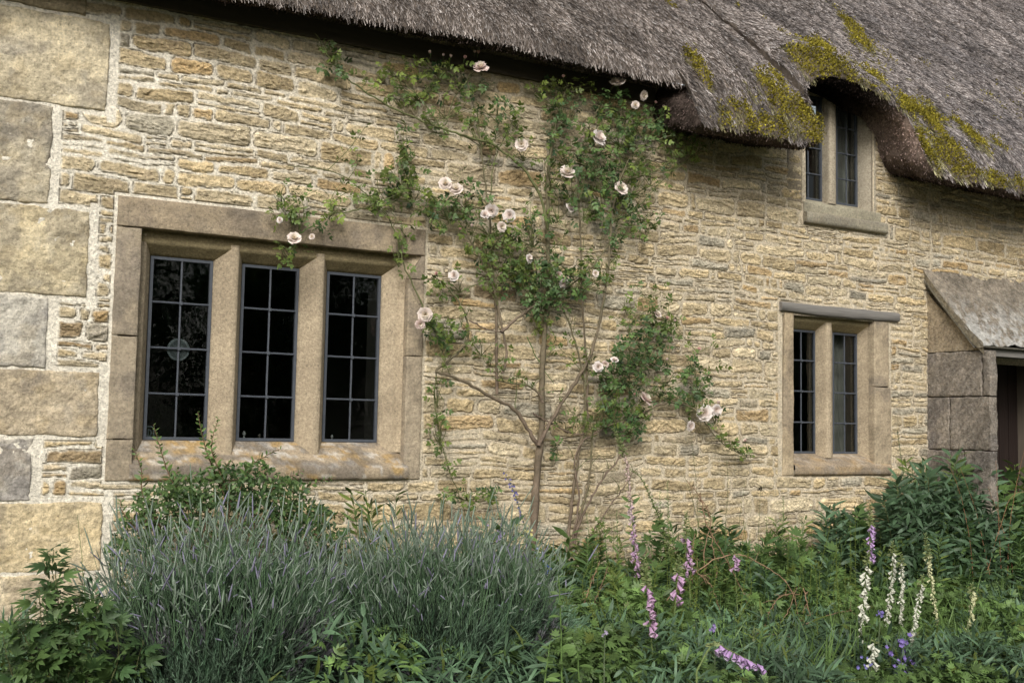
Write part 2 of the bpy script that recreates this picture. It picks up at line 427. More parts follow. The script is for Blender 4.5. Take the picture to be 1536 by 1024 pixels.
# rest of the shell: side walls, rear wall, floor, inner ceiling
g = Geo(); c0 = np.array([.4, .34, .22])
add_box(g, -.6, -.25, .03, 5.6, -.3, 4.0, c0); add_box(g, 11.15, 11.5, .03, 5.6, -.3, 4.0, c0); add_box(g, -.24, 11.14, 5.3, 5.6, -.3, 4.0, c0)
pc(g.build('side_wall', M_WALL, smooth=False))
g = Geo(); add_box(g, -.24, 11.14, .36, 5.28, 2.86, 3.0, c0); add_box(g, -.24, 11.14, .36, 5.28, -.1, 0, c0)
add_box(g, 5.2, 5.35, .36, 5.28, .01, 2.85, c0); add_box(g, 7.6, 7.7, .36, 5.28, .01, 2.85, c0); add_box(g, 3.2, 11.1, 2.6, 2.7, .01, 2.85, c0); add_box(g, 4, 10.5, 2.5, 2.6, 3.01, 4.8, c0)
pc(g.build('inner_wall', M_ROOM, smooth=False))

def block(g, c4, depth, base, seed=0, r=.012, res=.018, rough=.004, var=.25, edge_n=.004, lichen=0., stain=0.):
    """dressed stone: front quad c4 (bl, br, tr, tl), extruded backwards by vector depth"""
    c4 = np.asarray(c4, float); depth = np.asarray(depth, float)
    lu = np.linalg.norm(c4[1]-c4[0]); lv = np.linalg.norm(c4[3]-c4[0])
    def par(l):
        n = max(2, int(l/res)); e = r/l
        return np.unique(np.concatenate([[0, e*.3, e], np.linspace(e, 1-e, n), [1-e, 1-e*.3, 1]]).round(6))
    u = par(lu); v = par(lv); UU, VV = np.meshgrid(u, v, indexing='ij')
    P = (c4[0]*((1-UU)*(1-VV))[..., None]+c4[1]*(UU*(1-VV))[..., None]+c4[2]*(UU*VV)[..., None]+c4[3]*((1-UU)*VV)[..., None])
    nrm = -depth/np.linalg.norm(depth)
    du = np.minimum(UU, 1-UU)*lu; dv = np.minimum(VV, 1-VV)*lv; dd = np.minimum(du, dv)
    drop = np.where(dd < r, r-np.sqrt(np.maximum(r*r-(r-dd)**2, 0)), 0)
    a = P[..., 0]+P[..., 1]*.7; b = P[..., 2]+P[..., 1]*.7
    h = rough*2*(fbm(a*9, b*9, seed+40, 4)-.5)+rough*1.2*(fbm(a*45, b*45, seed+41, 2)-.5)
    e1 = (c4[1]-c4[0])/lu; e2 = (c4[3]-c4[0])/lv
    wob = edge_n*2*(fbm(a*14, b*14, seed+42, 3)-.5)
    P = P+nrm*(h-drop)[..., None]
    sgnu = np.where(UU < .5, 1, -1)*np.clip(1-du/.03, 0, 1); sgnv = np.where(VV < .5, 1, -1)*np.clip(1-dv/.03, 0, 1)
    P = P+e1*(sgnu*(wob+edge_n*.4))[..., None]+e2*(sgnv*(wob+edge_n*.4))[..., None]
    base = np.asarray(base, float)
    n1 = fbm(a*4.5, b*4.5, seed+43, 4)[..., None]; n2 = fbm(a*26, b*26, seed+44, 3)[..., None]
    C = base*(1-var+2*var*n1)*(1-var*.7+1.4*var*n2)
    C = C*(1-.45*ss(.50, .66, fbm(a*7, b*5, seed+47, 4))[..., None]*np.array([.6, .58, .48]))*(1-.22*ss(.55, .75, fbm(a*22, b*60, seed+49, 3))[..., None])
    if lichen:
        m = ss(.56, .66, fbm(a*10, b*12, seed+45, 4))[..., None]*lichen
        C = C*(1-m)+np.array([.42, .27, .06])*m
        m = ss(.62, .70, fbm(a*15, b*15, seed+46, 3))[..., None]*lichen
        C = C*(1-m)+np.array([.62, .6, .54])*m
    if stain:
        m = ss(.45, .62, fbm(a*8, b*14, seed+48, 4))[..., None]*stain
        C = C*(1-m)+np.array([.13, .12, .11])*m
    nu, nv = len(u), len(v)
    Q = grid_faces(nu, nv)
    # rim to the back
    rim = [i*nv for i in range(nu)]+[(nu-1)*nv+j for j in range(1, nv)]+[i*nv+nv-1 for i in range(nu-2, -1, -1)]+[j for j in range(nv-2, 0, -1)]
    rim = np.array(rim); Pf = P.reshape(-1, 3); back = Pf[rim]+depth
    m = len(rim); off = len(Pf); k = np.arange(m); k2 = (k+1) % m
    Q2 = np.stack([rim[k], off+k, off+k2, rim[k2]], 1)
    g.add(np.concatenate([Pf, back]), np.concatenate([Q, Q2]), np.concatenate([C.reshape(-1, 3), C.reshape(-1, 3)[rim]*.85]))
    return g
def xz(x0, x1, z0, z1, y): return [(x0, y, z0), (x1, y, z0), (x1, y, z1), (x0, y, z1)]

QC = [(.64, .55, .38), (.53, .46, .33), (.66, .56, .37), (.54, .50, .42), (.52, .43, .30), (.54, .49, .41), (.66, .54, .34), (.62, .52, .36), (.55, .46, .32)]
for i, (q, c) in enumerate(zip(QU, QC)):
    g = Geo(); block(g, xz(*q, -.010), (0, .05, 0), c, seed=i*7, r=.009, res=.011, rough=.010, var=.34, edge_n=.009, stain=.30 if i in (3, 5, 1) else .16, lichen=.12)
    o = pc(g.build('quoin', M_WALL)) 
    o['label'] = ['large square top quoin', 'narrow upright weathered quoin', 'broad yellow quoin beside the large window head', 'narrow grey lichened quoin', 'brownish long quoin', 'small grey quoin beside thin rubble courses', 'wide yellow quoin low on the corner', 'half hidden pale quoin near the ground', 'lowest quoin behind the plants'][i]
# thin band stones at the top left above the first quoin
g = Geo(); block(g, [(-.6, -.014, 3.86), (.93, -.014, 3.862), (.93, -.014, 4.1), (-.6, -.014, 4.1)], (0, .04, 0), (.38, .31, .2), seed=91, res=.012, rough=.006, edge_n=.01)
pc(g.build('quoin', M_WALL))['label'] = 'long dressed stone under the eaves at the corner'

ASH = np.array([.375, .31, .222]); ASHL = np.array([.40, .325, .225])
def prism(g, A, B, n, base, seed=0, var=.25, stain=0., lichen=0.):
    """loft a profile (list of 3D points) A to B in n steps"""
    A = np.asarray(A, float); B = np.asarray(B, float)
    # subdivide profile
    def sub(P):
        out = []
        for i in range(len(P)-1):
            l = max(1, int(np.linalg.norm(P[i+1]-P[i])/.02))
            for k in range(l): out.append(P[i]+(P[i+1]-P[i])*k/l)
        out.append(P[-1]); return np.array(out)
    # same subdivision for both: use counts from A
    cnt = [max(1, int(np.linalg.norm(A[i+1]-A[i])/.02)) for i in range(len(A)-1)]
    def sub(P):
        out = []
        for i, l in enumerate(cnt):
            for k in range(l): out.append(P[i]+(P[i+1]-P[i])*k/l)
        out.append(P[-1]); return np.array(out)
    A2, B2 = sub(A), sub(B); t = np.linspace(0, 1, n)
    P = A2[None]*(1-t)[:, None, None]+B2[None]*t[:, None, None]
    a = P[..., 0]+P[..., 1]*.7; b = P[..., 2]+P[..., 1]*.7
    P = P.copy(); P[..., 1] += .003*(fbm(a*12, b*12, seed+60, 4)-.5)
    P[..., 0] += .002*(fbm(a*20, b*20, seed+61, 3)-.5); P[..., 2] += .002*(fbm(a*20, b*20, seed+62, 3)-.5)
    n1 = fbm(a*5, b*4, seed+63, 4)[..., None]; n2 = fbm(a*28, b*28, seed+64, 3)[..., None]
    C = np.asarray(base)*(1-var+2*var*n1)*(1-var*.6+1.2*var*n2)
    if lichen:
        m = ss(.54, .64, fbm(a*9, b*16, seed+65, 4))[..., None]*lichen
        C = C*(1-m)+np.array([.42, .25, .05])*m
        m = ss(.60, .68, fbm(a*17, b*30, seed+66, 3))[..., None]*lichen
        C = C*(1-m)+np.array([.6, .58, .54])*m
    if stain:
        m = ss(.42, .6, fbm(a*7, b*16, seed+67, 4))[..., None]*stain
        C = C*(1-m)+np.array([.12, .11, .10])*m
    g.add(P.reshape(-1, 3), grid_faces(n, P.shape[1]), C.reshape(-1, 3))

def lattice(name, x0, x1, z0, z1, y, cols, rows, parent, mat=None):
    g = Geo(); c = np.array([.1, .12, .15])
    fr = .017
    add_box(g, x0, x0+fr, y-.012, y+.012, z0, z1, c); add_box(g, x1-fr, x1, y-.012, y+.012, z0, z1, c)
    add_box(g, x0+fr, x1-fr, y-.011, y+.011, z0, z0+fr, c); add_box(g, x0+fr, x1-fr, y-.011, y+.011, z1-fr, z1, c)
    def bar(p0, p1, r=.0062):
        n = 14; t = np.linspace(0, 1, n)[:, None]; P = np.array(p0)*(1-t)+np.array(p1)*t
        P[:, 0] += .0012*(rng.random(n)-.5); P[:, 2] += .0012*(rng.random(n)-.5)
        g.tube(P, r, c, 6)
    for i in range(1, cols):
        x = x0+(x1-x0)*i/cols; bar((x, y-.004, z0+fr), (x, y-.004, z1-fr))
    for k in range(1, rows):
        z = z0+(z1-z0)*k/rows; bar((x0+fr, y-.009, z), (x1-fr, y-.009, z))
        for i in range(1, cols):
            x = x0+(x1-x0)*i/cols; add_box(g, x-.009, x+.009, y-.019, y-.003, z-.009, z+.009, c)
    return g.build(name, M_LEAD, parent, smooth=False)
def pane(x0, x1, z0, z1, y, cols, rows, parent):
    """each quarry of glass sits at its own slight angle in the lead"""
    V = []; Q = []
    for i in range(cols):
        for k in range(rows):
            a, b = x0+(x1-x0)*i/cols, x0+(x1-x0)*(i+1)/cols; c, d = z0+(z1-z0)*k/rows, z0+(z1-z0)*(k+1)/rows
            t = rng.uniform(-.0022, .0022, 2)
            n = len(V); V += [(a, y+t[0]+t[1], c), (b, y-t[0]+t[1], c), (b, y-t[0]-t[1], d), (a, y+t[0]-t[1], d)]; Q.append((n, n+1, n+2, n+3))
    return nmesh('pane', V, Q, M_GLASS, parent, smooth=False)

# ---- large three light window
def window_one():
    x0, x1, z0, z1 = W1; yo = -.012
    ox0, ox1, oz0, oz1 = 1.288, 2.945, 1.345, 2.700     # outer opening
    g = Geo()
    # jamb stones, left (three) and right (two)
    for s, (a, b, c) in enumerate([(z0, 1.50, ASH*.95), (1.503, 2.08, ASH), (2.083, 2.697, ASH*1.03)]):
        block(g, xz(x0, ox0, a, b, yo), (0, .11, 0), c, seed=200+s, r=.006, rough=.003, edge_n=.003, stain=.12)
    root = pc(g.build('window', M_ASH)); root['label'] = 'large three light stone mullioned window'; g = Geo()
    block(g, xz(x1-.115, x1, z0, 2.05, yo), (0, .11, 0), ASH, seed=210, r=.006, rough=.003, edge_n=.003)
    block(g, xz(x1-.115, x1, 2.053, 2.545, yo), (0, .11, 0), ASHL, seed=211, r=.006, rough=.003, edge_n=.003)
    block(g, [(x1-.113, yo, 2.546), (x1, yo, 2.546), (x1, yo, 2.697), (x1-.025, yo, 2.697)], (0, .11, 0), ASHL, seed=211, r=.004, rough=.003, edge_n=.002)
    g.build('jamb', M_ASH, root)
    # lintel
    g = Geo(); block(g, xz(x0+.002, x1, oz1, z1, yo-.003), (0, .125, 0), ASH*np.array([.94, .91, .87]), seed=220, r=.006, rough=.0035, edge_n=.003, stain=.2)
    g.build('lintel', M_ASH, root)
    # inner frame: jambs, head with splays
    yi, yg = .062, .150
    zt, zb = 2.566, 1.500
    g = Geo()
    lights = [(1.372, 1.735), (1.911, 2.270), (2.452, 2.818)]
    prism(g, [(1.27, yi, 1.44), (1.326, yi, 1.44), (1.368, yg-.01, 1.44), (1.368, yg+.06, 1.44)], [(1.27, yi, 2.72), (1.326, yi, 2.72), (1.368, yg-.01, 2.72), (1.368, yg+.06, 2.72)], 60, ASHL*.9, 230)
    prism(g, [(2.822, yg+.06, 1.44), (2.822, yg-.01, 1.44), (2.892, yi, 1.44), (2.905, yi+.006, 1.44), (2.93, yi-.01, 1.44), (3.03, .012, 1.44)], [(2.822, yg+.06, 2.72), (2.822, yg-.01, 2.72), (2.892, yi, 2.72), (2.905, yi+.006, 2.72), (2.93, yi-.01, 2.72), (3.03, .012, 2.72)], 60, ASHL, 231)
    # head, with the lintel's shadow painted into its colour
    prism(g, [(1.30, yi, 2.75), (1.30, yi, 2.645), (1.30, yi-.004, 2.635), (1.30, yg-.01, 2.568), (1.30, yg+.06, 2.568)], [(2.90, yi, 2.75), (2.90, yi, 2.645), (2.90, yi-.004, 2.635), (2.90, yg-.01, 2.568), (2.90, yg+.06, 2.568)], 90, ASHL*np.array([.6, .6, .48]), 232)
    g.build('window_frame', M_ASH, root)
    for k, (a, b, fl, fr_) in enumerate([(1.737, 1.909, 1.822, 1.866), (2.272, 2.450, 2.356, 2.402)]):
        g = Geo(); prof = [(a, yg+.06), (a, yg-.01), (fl, yi-.006), (fl+.006, yi-.010), (fr_-.006, yi-.010), (fr_, yi-.006), (b, yg-.01), (b, yg+.06)]
        prism(g, [(p[0], p[1], 1.39) for p in prof], [(p[0], p[1], 2.66) for p in prof], 70, ASHL*(1.0, .97)[k], 240+k)
        g.build('mullion', M_ASH, root)
    # sill: inner splay, weathered slope, face
    g = Geo()
    prf = [(yg+.06, 1.499), (yg-.01, 1.497), (yi, 1.432), (yi-.004, 1.425), (yo-.012, 1.352), (yo-.020, 1.340), (yo-.018, 1.29), (yo-.010, 1.2725), (.03, 1.272)]
    prism(g, [(1.27, *p) for p in prf], [(2.97, *p) for p in prf], 130, ASH*np.array([.98, .95, .92]), 250, stain=.6, lichen=.5)
    g.build('sill', M_ASH, root)
    for (a, b) in lights:
        l = lattice('leaded_lattice', a, b, zb, zt, yg, 2, 4, root); pane(a+.004, b-.004, zb+.004, zt-.004, yg+.004, 2, 4, root)
    # round leaded ornament hung in the first light, sticker in its corner
    p = at(268, 524, .156); g = Geo()
    n = 40; th = np.linspace(0, 2*pi, n+1); rr = .066
    for k in range(n):
        a, b = th[k], th[k+1]
        for (r0, r1, c) in ((0.001, rr*.5, .26), (rr*.5, rr*.82, .18), (rr*.82, rr, .34)):
            c = c*(.8+.4*rng.random())
            V = [(p[0]+r0*cos(a), p[1]+.006, p[2]+r0*sin(a)), (p[0]+r1*cos(a), p[1]+.006, p[2]+r1*sin(a)), (p[0]+r1*cos(b), p[1]+.006, p[2]+r1*sin(b)), (p[0]+r0*cos(b), p[1]+.006, p[2]+r0*sin(b))]
            g.add(V, [(0, 1, 2, 3)], np.array([c*.9, c, c]))
    sc_ = g.build('round_ornament', M_DULL, None, smooth=False)
    tag(sc_, 'pale grey round ornament hanging inside the first light of the large window', 'window ornament')
    # sticker: frame with a D like mark
    p = at(224.5, 649, .160); g = Geo(); wc = np.array([.42, .47, .46])
    w, h = .024, .036
    t = np.linspace(0, 2*pi, 25)
    shp = np.stack([w*np.sign(np.cos(t))*np.abs(np.cos(t))**.5, h*np.sign(np.sin(t))*np.abs(np.sin(t))**.5], 1)
    g.tube(np.stack([p[0]+shp[:, 0], p[1]+.003+0*t, p[2]+shp[:, 1]], 1), .0035, wc, 4)
    g.tube([(p[0]-.008, p[1]+.003, p[2]-.02), (p[0]-.008, p[1]+.003, p[2]+.02)], .0028, wc, 4)
    t = np.linspace(pi/2, -pi/2, 12); g.tube(np.stack([p[0]-.006+.016*np.cos(t), p[1]+.003+0*t, p[2]+.02*np.sin(t)], 1), .0028, wc, 4)
    add_box(g, p[0]-w, p[0]+w, p[1]+.001, p[1]+.004, p[2]-h-.001, p[2]-h*.72, wc)
    tag(g.build('window_sticker', M_DULL, None, smooth=False), 'small pale sticker with a letter D in the bottom corner of the first light', 'sticker')
    # things standing on the inner ledge
    for (px, py, hh, lab) in ((366, 655, .06, 'small white figurine standing inside the middle light'), (389, 656, .045, 'dim rounded ornament on the inner ledge behind the middle light'), (498, 655, .045, 'small pale ornament inside the third light')):
        p = at(px, py, .23); g = Geo(); zt_ = np.array([0, .08, .2, .5, .6, .72, .85, 1])*hh; rr = np.array([.4, .42, .2, .12, .3, .33, .2, .02])*hh*.6
        g.tube(np.stack([p[0]+0*zt_, p[1]+0*zt_, 1.50+zt_], 1), rr, np.array([.7, .7, .66]) if 'dim' not in lab else np.array([.25, .22, .18]), 8)
        tag(g.build('ornament', M_DULL, None), lab, 'ornament')
    g = Geo(); add_box(g, 1.3, 2.9, .20, .42, 1.44, 1.499, np.array([.3, .25, .18])); g.build('inner_ledge', M_TIMBER, root, smooth=False)
    # wall reveals behind the frame
    g = Geo(); 
    for bx in ((x0-.2, 1.372, 1.2, 3.0), (2.82, x1+.2, 1.2, 3.0)): add_box(g, bx[0], bx[1], .20, .36, 1.2, 2.9, c0)
    add_box(g, 1.373, 2.819, .20, .36, 2.57, 2.9, c0)
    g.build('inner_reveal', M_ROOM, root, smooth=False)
window_one()

def window_two():
    x0, x1, z0, z1 = W2; yo = -.010; op0, op1 = 6.232, 7.100
    g = Geo()
    block(g, [(x0+.03, yo, z0-.01), (op0, yo, z0-.01), (op0, yo, z1-.012), (x0+.05, yo, z1-.012)], (0, .12, 0), ASH*np.array([1.12, 1.08, 1.0]), seed=300, r=.005, rough=.003, edge_n=.006)
    root = pc(g.build('window', M_ASH)); root['label'] = 'small two light window under a grey timber lintel'; g = Geo()
    block(g, xz(op1+.005, x1, z0, 2.0, yo), (0, .11, 0), ASHL, seed=301, r=.006, rough=.003, edge_n=.004)
    block(g, xz(op1+.005, x1-.02, 2.003, z1-.012, yo), (0, .11, 0), ASHL*1.05, seed=302, r=.006, rough=.003, edge_n=.004)
    g.build('jamb', M_ASH, root)
    g = Geo(); xa, xb = W2L[0], W2L[1]
    n = 60; xs_ = np.linspace(xa, xb, n)
    prf = lambda x: [(x, .06, z1-.015), (x, -.020, z1-.013-.010*sin(x*3)), (x, -.034, z1-.005), (x, -.036, W2L[3]-.012), (x, -.024, W2L[3]), (x, .05, W2L[3])]
    P = np.array([prf(x) for x in xs_]); P[..., 2] += (.006*(vn(xs_*7, xs_*0, 70)-.5))[:, None]; P[..., 1] += .006*(fbm(P[..., 0]*5, P[..., 2]*80, 71, 3)-.5)
    g.add(P.reshape(-1, 3), grid_faces(n, 6), np.array([.2, .2, .19])); 
    for P_, s in ((P[0], 1), (P[-1], -1)): g.add(P_, [(0, 1, 2, 3), (0, 3, 4, 5)], np.array([.2, .2, .19]))
    g.build('timber_lintel', M_TIMBER, root)
    yi, yg = .05, .15; zb, zt = 1.452, 2.436
    g = Geo()
    prism(g, [(6.20, yi, 1.33), (6.262, yi, 1.33), (6.30, yg, 1.33), (6.30, yg+.06, 1.33)], [(6.20, yi, 2.56), (6.262, yi, 2.56), (6.30, yg, 2.56), (6.30, yg+.06, 2.56)], 50, ASHL*.9, 310)
    prism(g, [(7.068, yg+.06, 1.40), (7.068, yg-.01, 1.40), (7.108, yi, 1.40), (7.112, -.003, 1.40)], [(7.068, yg+.06, 2.56), (7.068, yg-.01, 2.56), (7.108, yi, 2.56), (7.112, -.003, 2.56)], 50, ASHL, 311)
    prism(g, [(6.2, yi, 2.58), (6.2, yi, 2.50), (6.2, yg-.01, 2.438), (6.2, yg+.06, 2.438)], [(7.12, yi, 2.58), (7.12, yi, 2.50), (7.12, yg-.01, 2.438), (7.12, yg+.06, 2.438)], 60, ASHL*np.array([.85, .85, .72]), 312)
    g.build('window_frame', M_ASH, root)
    g = Geo(); prof = [(6.612, yg+.06), (6.612, yg-.01), (6.655, yi-.03), (6.685, yi-.03), (6.792, yg-.01), (6.792, yg+.06)]
    prof = [(6.600, yg+.06), (6.600, yg-.012), (6.628, yi-.004), (6.634, yi-.01), (6.680, yi-.01), (6.686, yi-.004), (6.792, yg-.01), (6.792, yg+.06)]
    prism(g, [(*p, 1.42) for p in prof], [(*p, 2.50) for p in prof], 60, ASHL*1.05, 320); g.build('mullion', M_ASH, root)
    g = Geo(); prf = [(yg+.06, 1.453), (yg-.01, 1.451), (yi, 1.412), (yi-.01, 1.405), (-.012, 1.372), (-.028, 1.362), (-.028, 1.30), (-.016, 1.287), (.03, 1.287)]
    prism(g, [(6.226, *p) for p in prf], [(7.28, *p) for p in prf], 90, ASH*np.array([.95, .9, .86]), 330, stain=.35, lichen=.25); g.build('sill', M_ASH, root)
    for a, b in ((6.300, 6.606), (6.790, 7.070)):
        lattice('leaded_lattice', a, b, zb, zt, yg, 2, 4, root); pane(a+.004, b-.004, zb+.004, zt-.004, yg+.004, 2, 4, root)
    curtain(6.86, 7.3, 1.3, 2.55, .30, 'pale curtain hanging inside the small two light window by the door')
    g = Geo(); add_box(g, x0-.1, 6.30, .21, .36, 1.2, 2.7, c0); add_box(g, 7.07, x1+.15, .21, .28, 1.2, 2.7, c0); add_box(g, 6.305, 7.065, .21, .36, 2.44, 2.7, c0); add_box(g, 6.305, 7.065, .21, .40, 1.35, 1.449, c0)
    g.build('inner_reveal', M_ROOM, root, smooth=False)

def curtain(xa, xb, za, zb, y, label):
    n = 90; x = np.linspace(xa, xb, n); z = np.linspace(za, zb, 20)
    X, Z = np.meshgrid(x, z, indexing='ij')
    Y = y+.018*np.sin(X*75+2*vn(X*6, Z*1.5, 88)*2)+.01*np.sin(X*31)
    tag(nmesh('curtain', np.stack([X, Y, Z], -1).reshape(-1, 3), grid_faces(n, 20), M_CURTAIN, None), label, 'curtain')
window_two()

def window_three():
    x0, x1, z0, z1 = W3; yo = -.006
    g = Geo()
    # left jamb stone (flush, partly under the thatch), right jamb with shouldered head
    block(g, xz(6.165, 6.332, 3.42, 4.30, yo), (0, .10, 0), ASH*np.array([.92, .93, .93]), seed=400, r=.01, rough=.003, edge_n=.006)
    root = pc(g.build('window', M_ASH)); root['label'] = 'dormer window under the thatched eyebrow with an arched shoulder'
    yi, yg = .05, .14; zb, zt = 3.497, 4.36
    g = Geo()
    # right jamb sweeping inwards at the top
    n = 60; t = np.linspace(0, 1, n); zz = 3.43+t*1.05
    off = np.where(zz > 4.02, ((zz-4.02)/.46).clip(0, 1)**2*.16, 0)
    P = []
    for z, o in zip(zz, off):
        P.append([(7.072, yg+.06, z), (7.072, yg-.01, z), (7.085, yi+.02, z), (7.105-o*.8, yi-.02, z), (7.118-o, yi-.035, z), (7.130-o, -.012, z), (7.140-o, .03, z)])
    P = np.array(P); a = P[..., 1]+P[..., 0]; b = P[..., 2]
    C = np.array([.37, .325, .25])*(.8+.4*fbm(a*5, b*5, 77)[..., None])*(.85+.3*fbm(a*30, b*30, 78)[..., None])
    g.add(P.reshape(-1, 3), grid_faces(n, 7), C.reshape(-1, 3))
    prism(g, [(6.28, yi, 3.43), (6.335, yi, 3.43), (6.365, yg, 3.43), (6.365, yg+.06, 3.43)], [(6.28, yi, 4.5), (6.335, yi, 4.5), (6.365, yg, 4.5), (6.365, yg+.06, 4.5)], 40, ASH*.9, 410)
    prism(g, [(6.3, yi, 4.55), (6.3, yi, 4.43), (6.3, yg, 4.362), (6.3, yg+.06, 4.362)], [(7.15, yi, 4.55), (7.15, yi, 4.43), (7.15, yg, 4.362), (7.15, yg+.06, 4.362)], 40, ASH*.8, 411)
    g.build('window_frame', M_ASH, root)
    g = Geo(); prof = [(6.690, yg+.06), (6.690, yg-.01), (6.690, yi+.004), (6.696, yi-.006), (6.728, yi-.006), (6.734, yi), (6.828, yg-.01), (6.828, yg+.06)]
    prof = [(6.67, yg+.06), (6.67, yg-.01), (6.672, yi+.004), (6.678, yi-.004), (6.735, yi-.004), (6.741, yi), (6.828, yg-.01), (6.828, yg+.06)]
    prism(g, [(*p, 3.47) for p in prof], [(*p, 4.44) for p in prof], 50, np.array([.37, .32, .24]), 420); g.build('mullion', M_ASH, root)
    g = Geo(); prf = [(yg+.06, 3.498), (yg-.01, 3.496), (yi-.01, 3.455), (-.010, 3.44), (-.014, 3.43), (-.012, 3.362), (-.040, 3.350), (-.048, 3.340), (-.046, 3.278), (-.03, 3.265), (.03, 3.265)]
    prism(g, [(6.335, *p) for p in prf[:6]], [(7.19, *p) for p in prf[:6]], 60, np.array([.33, .30, .22]), 430, stain=.1)
    prism(g, [(6.335, *p) for p in prf[5:]], [(7.235, *p) for p in prf[5:]], 60, np.array([.30, .27, .2]), 431, stain=.3, lichen=.1)
    # end faces
    for x in (6.335, 7.235): g.add([(x, -.012, 3.362), (x, -.048, 3.34), (x, -.046, 3.278), (x, .03, 3.265)], [(0, 1, 2, 3)], np.array([.28, .25, .19]))
    g.build('sill', M_ASH, root)
    for a, b in ((6.37, 6.672), (6.826, 7.074)):
        lattice('leaded_lattice', a, b, zb, zt, yg, 2, 4, root); pane(a+.004, b-.004, zb+.004, zt-.004, yg+.004, 2, 4, root)
    curtain(6.92, 7.3, 3.4, 4.45, .26, 'pale curtain hanging inside the dormer window under the thatch')
    g = Geo(); add_box(g, 6.1, 6.36, .21, .36, 3.3, 4.7, c0); add_box(g, 7.08, 7.4, .19, .24, 3.3, 4.6, c0); add_box(g, 6.37, 7.07, .21, .36, 4.37, 4.7, c0); add_box(g, 6.37, 7.07, .21, .36, 3.3, 3.49, c0)
    g.build('inner_reveal', M_ROOM, root, smooth=False)
window_three()

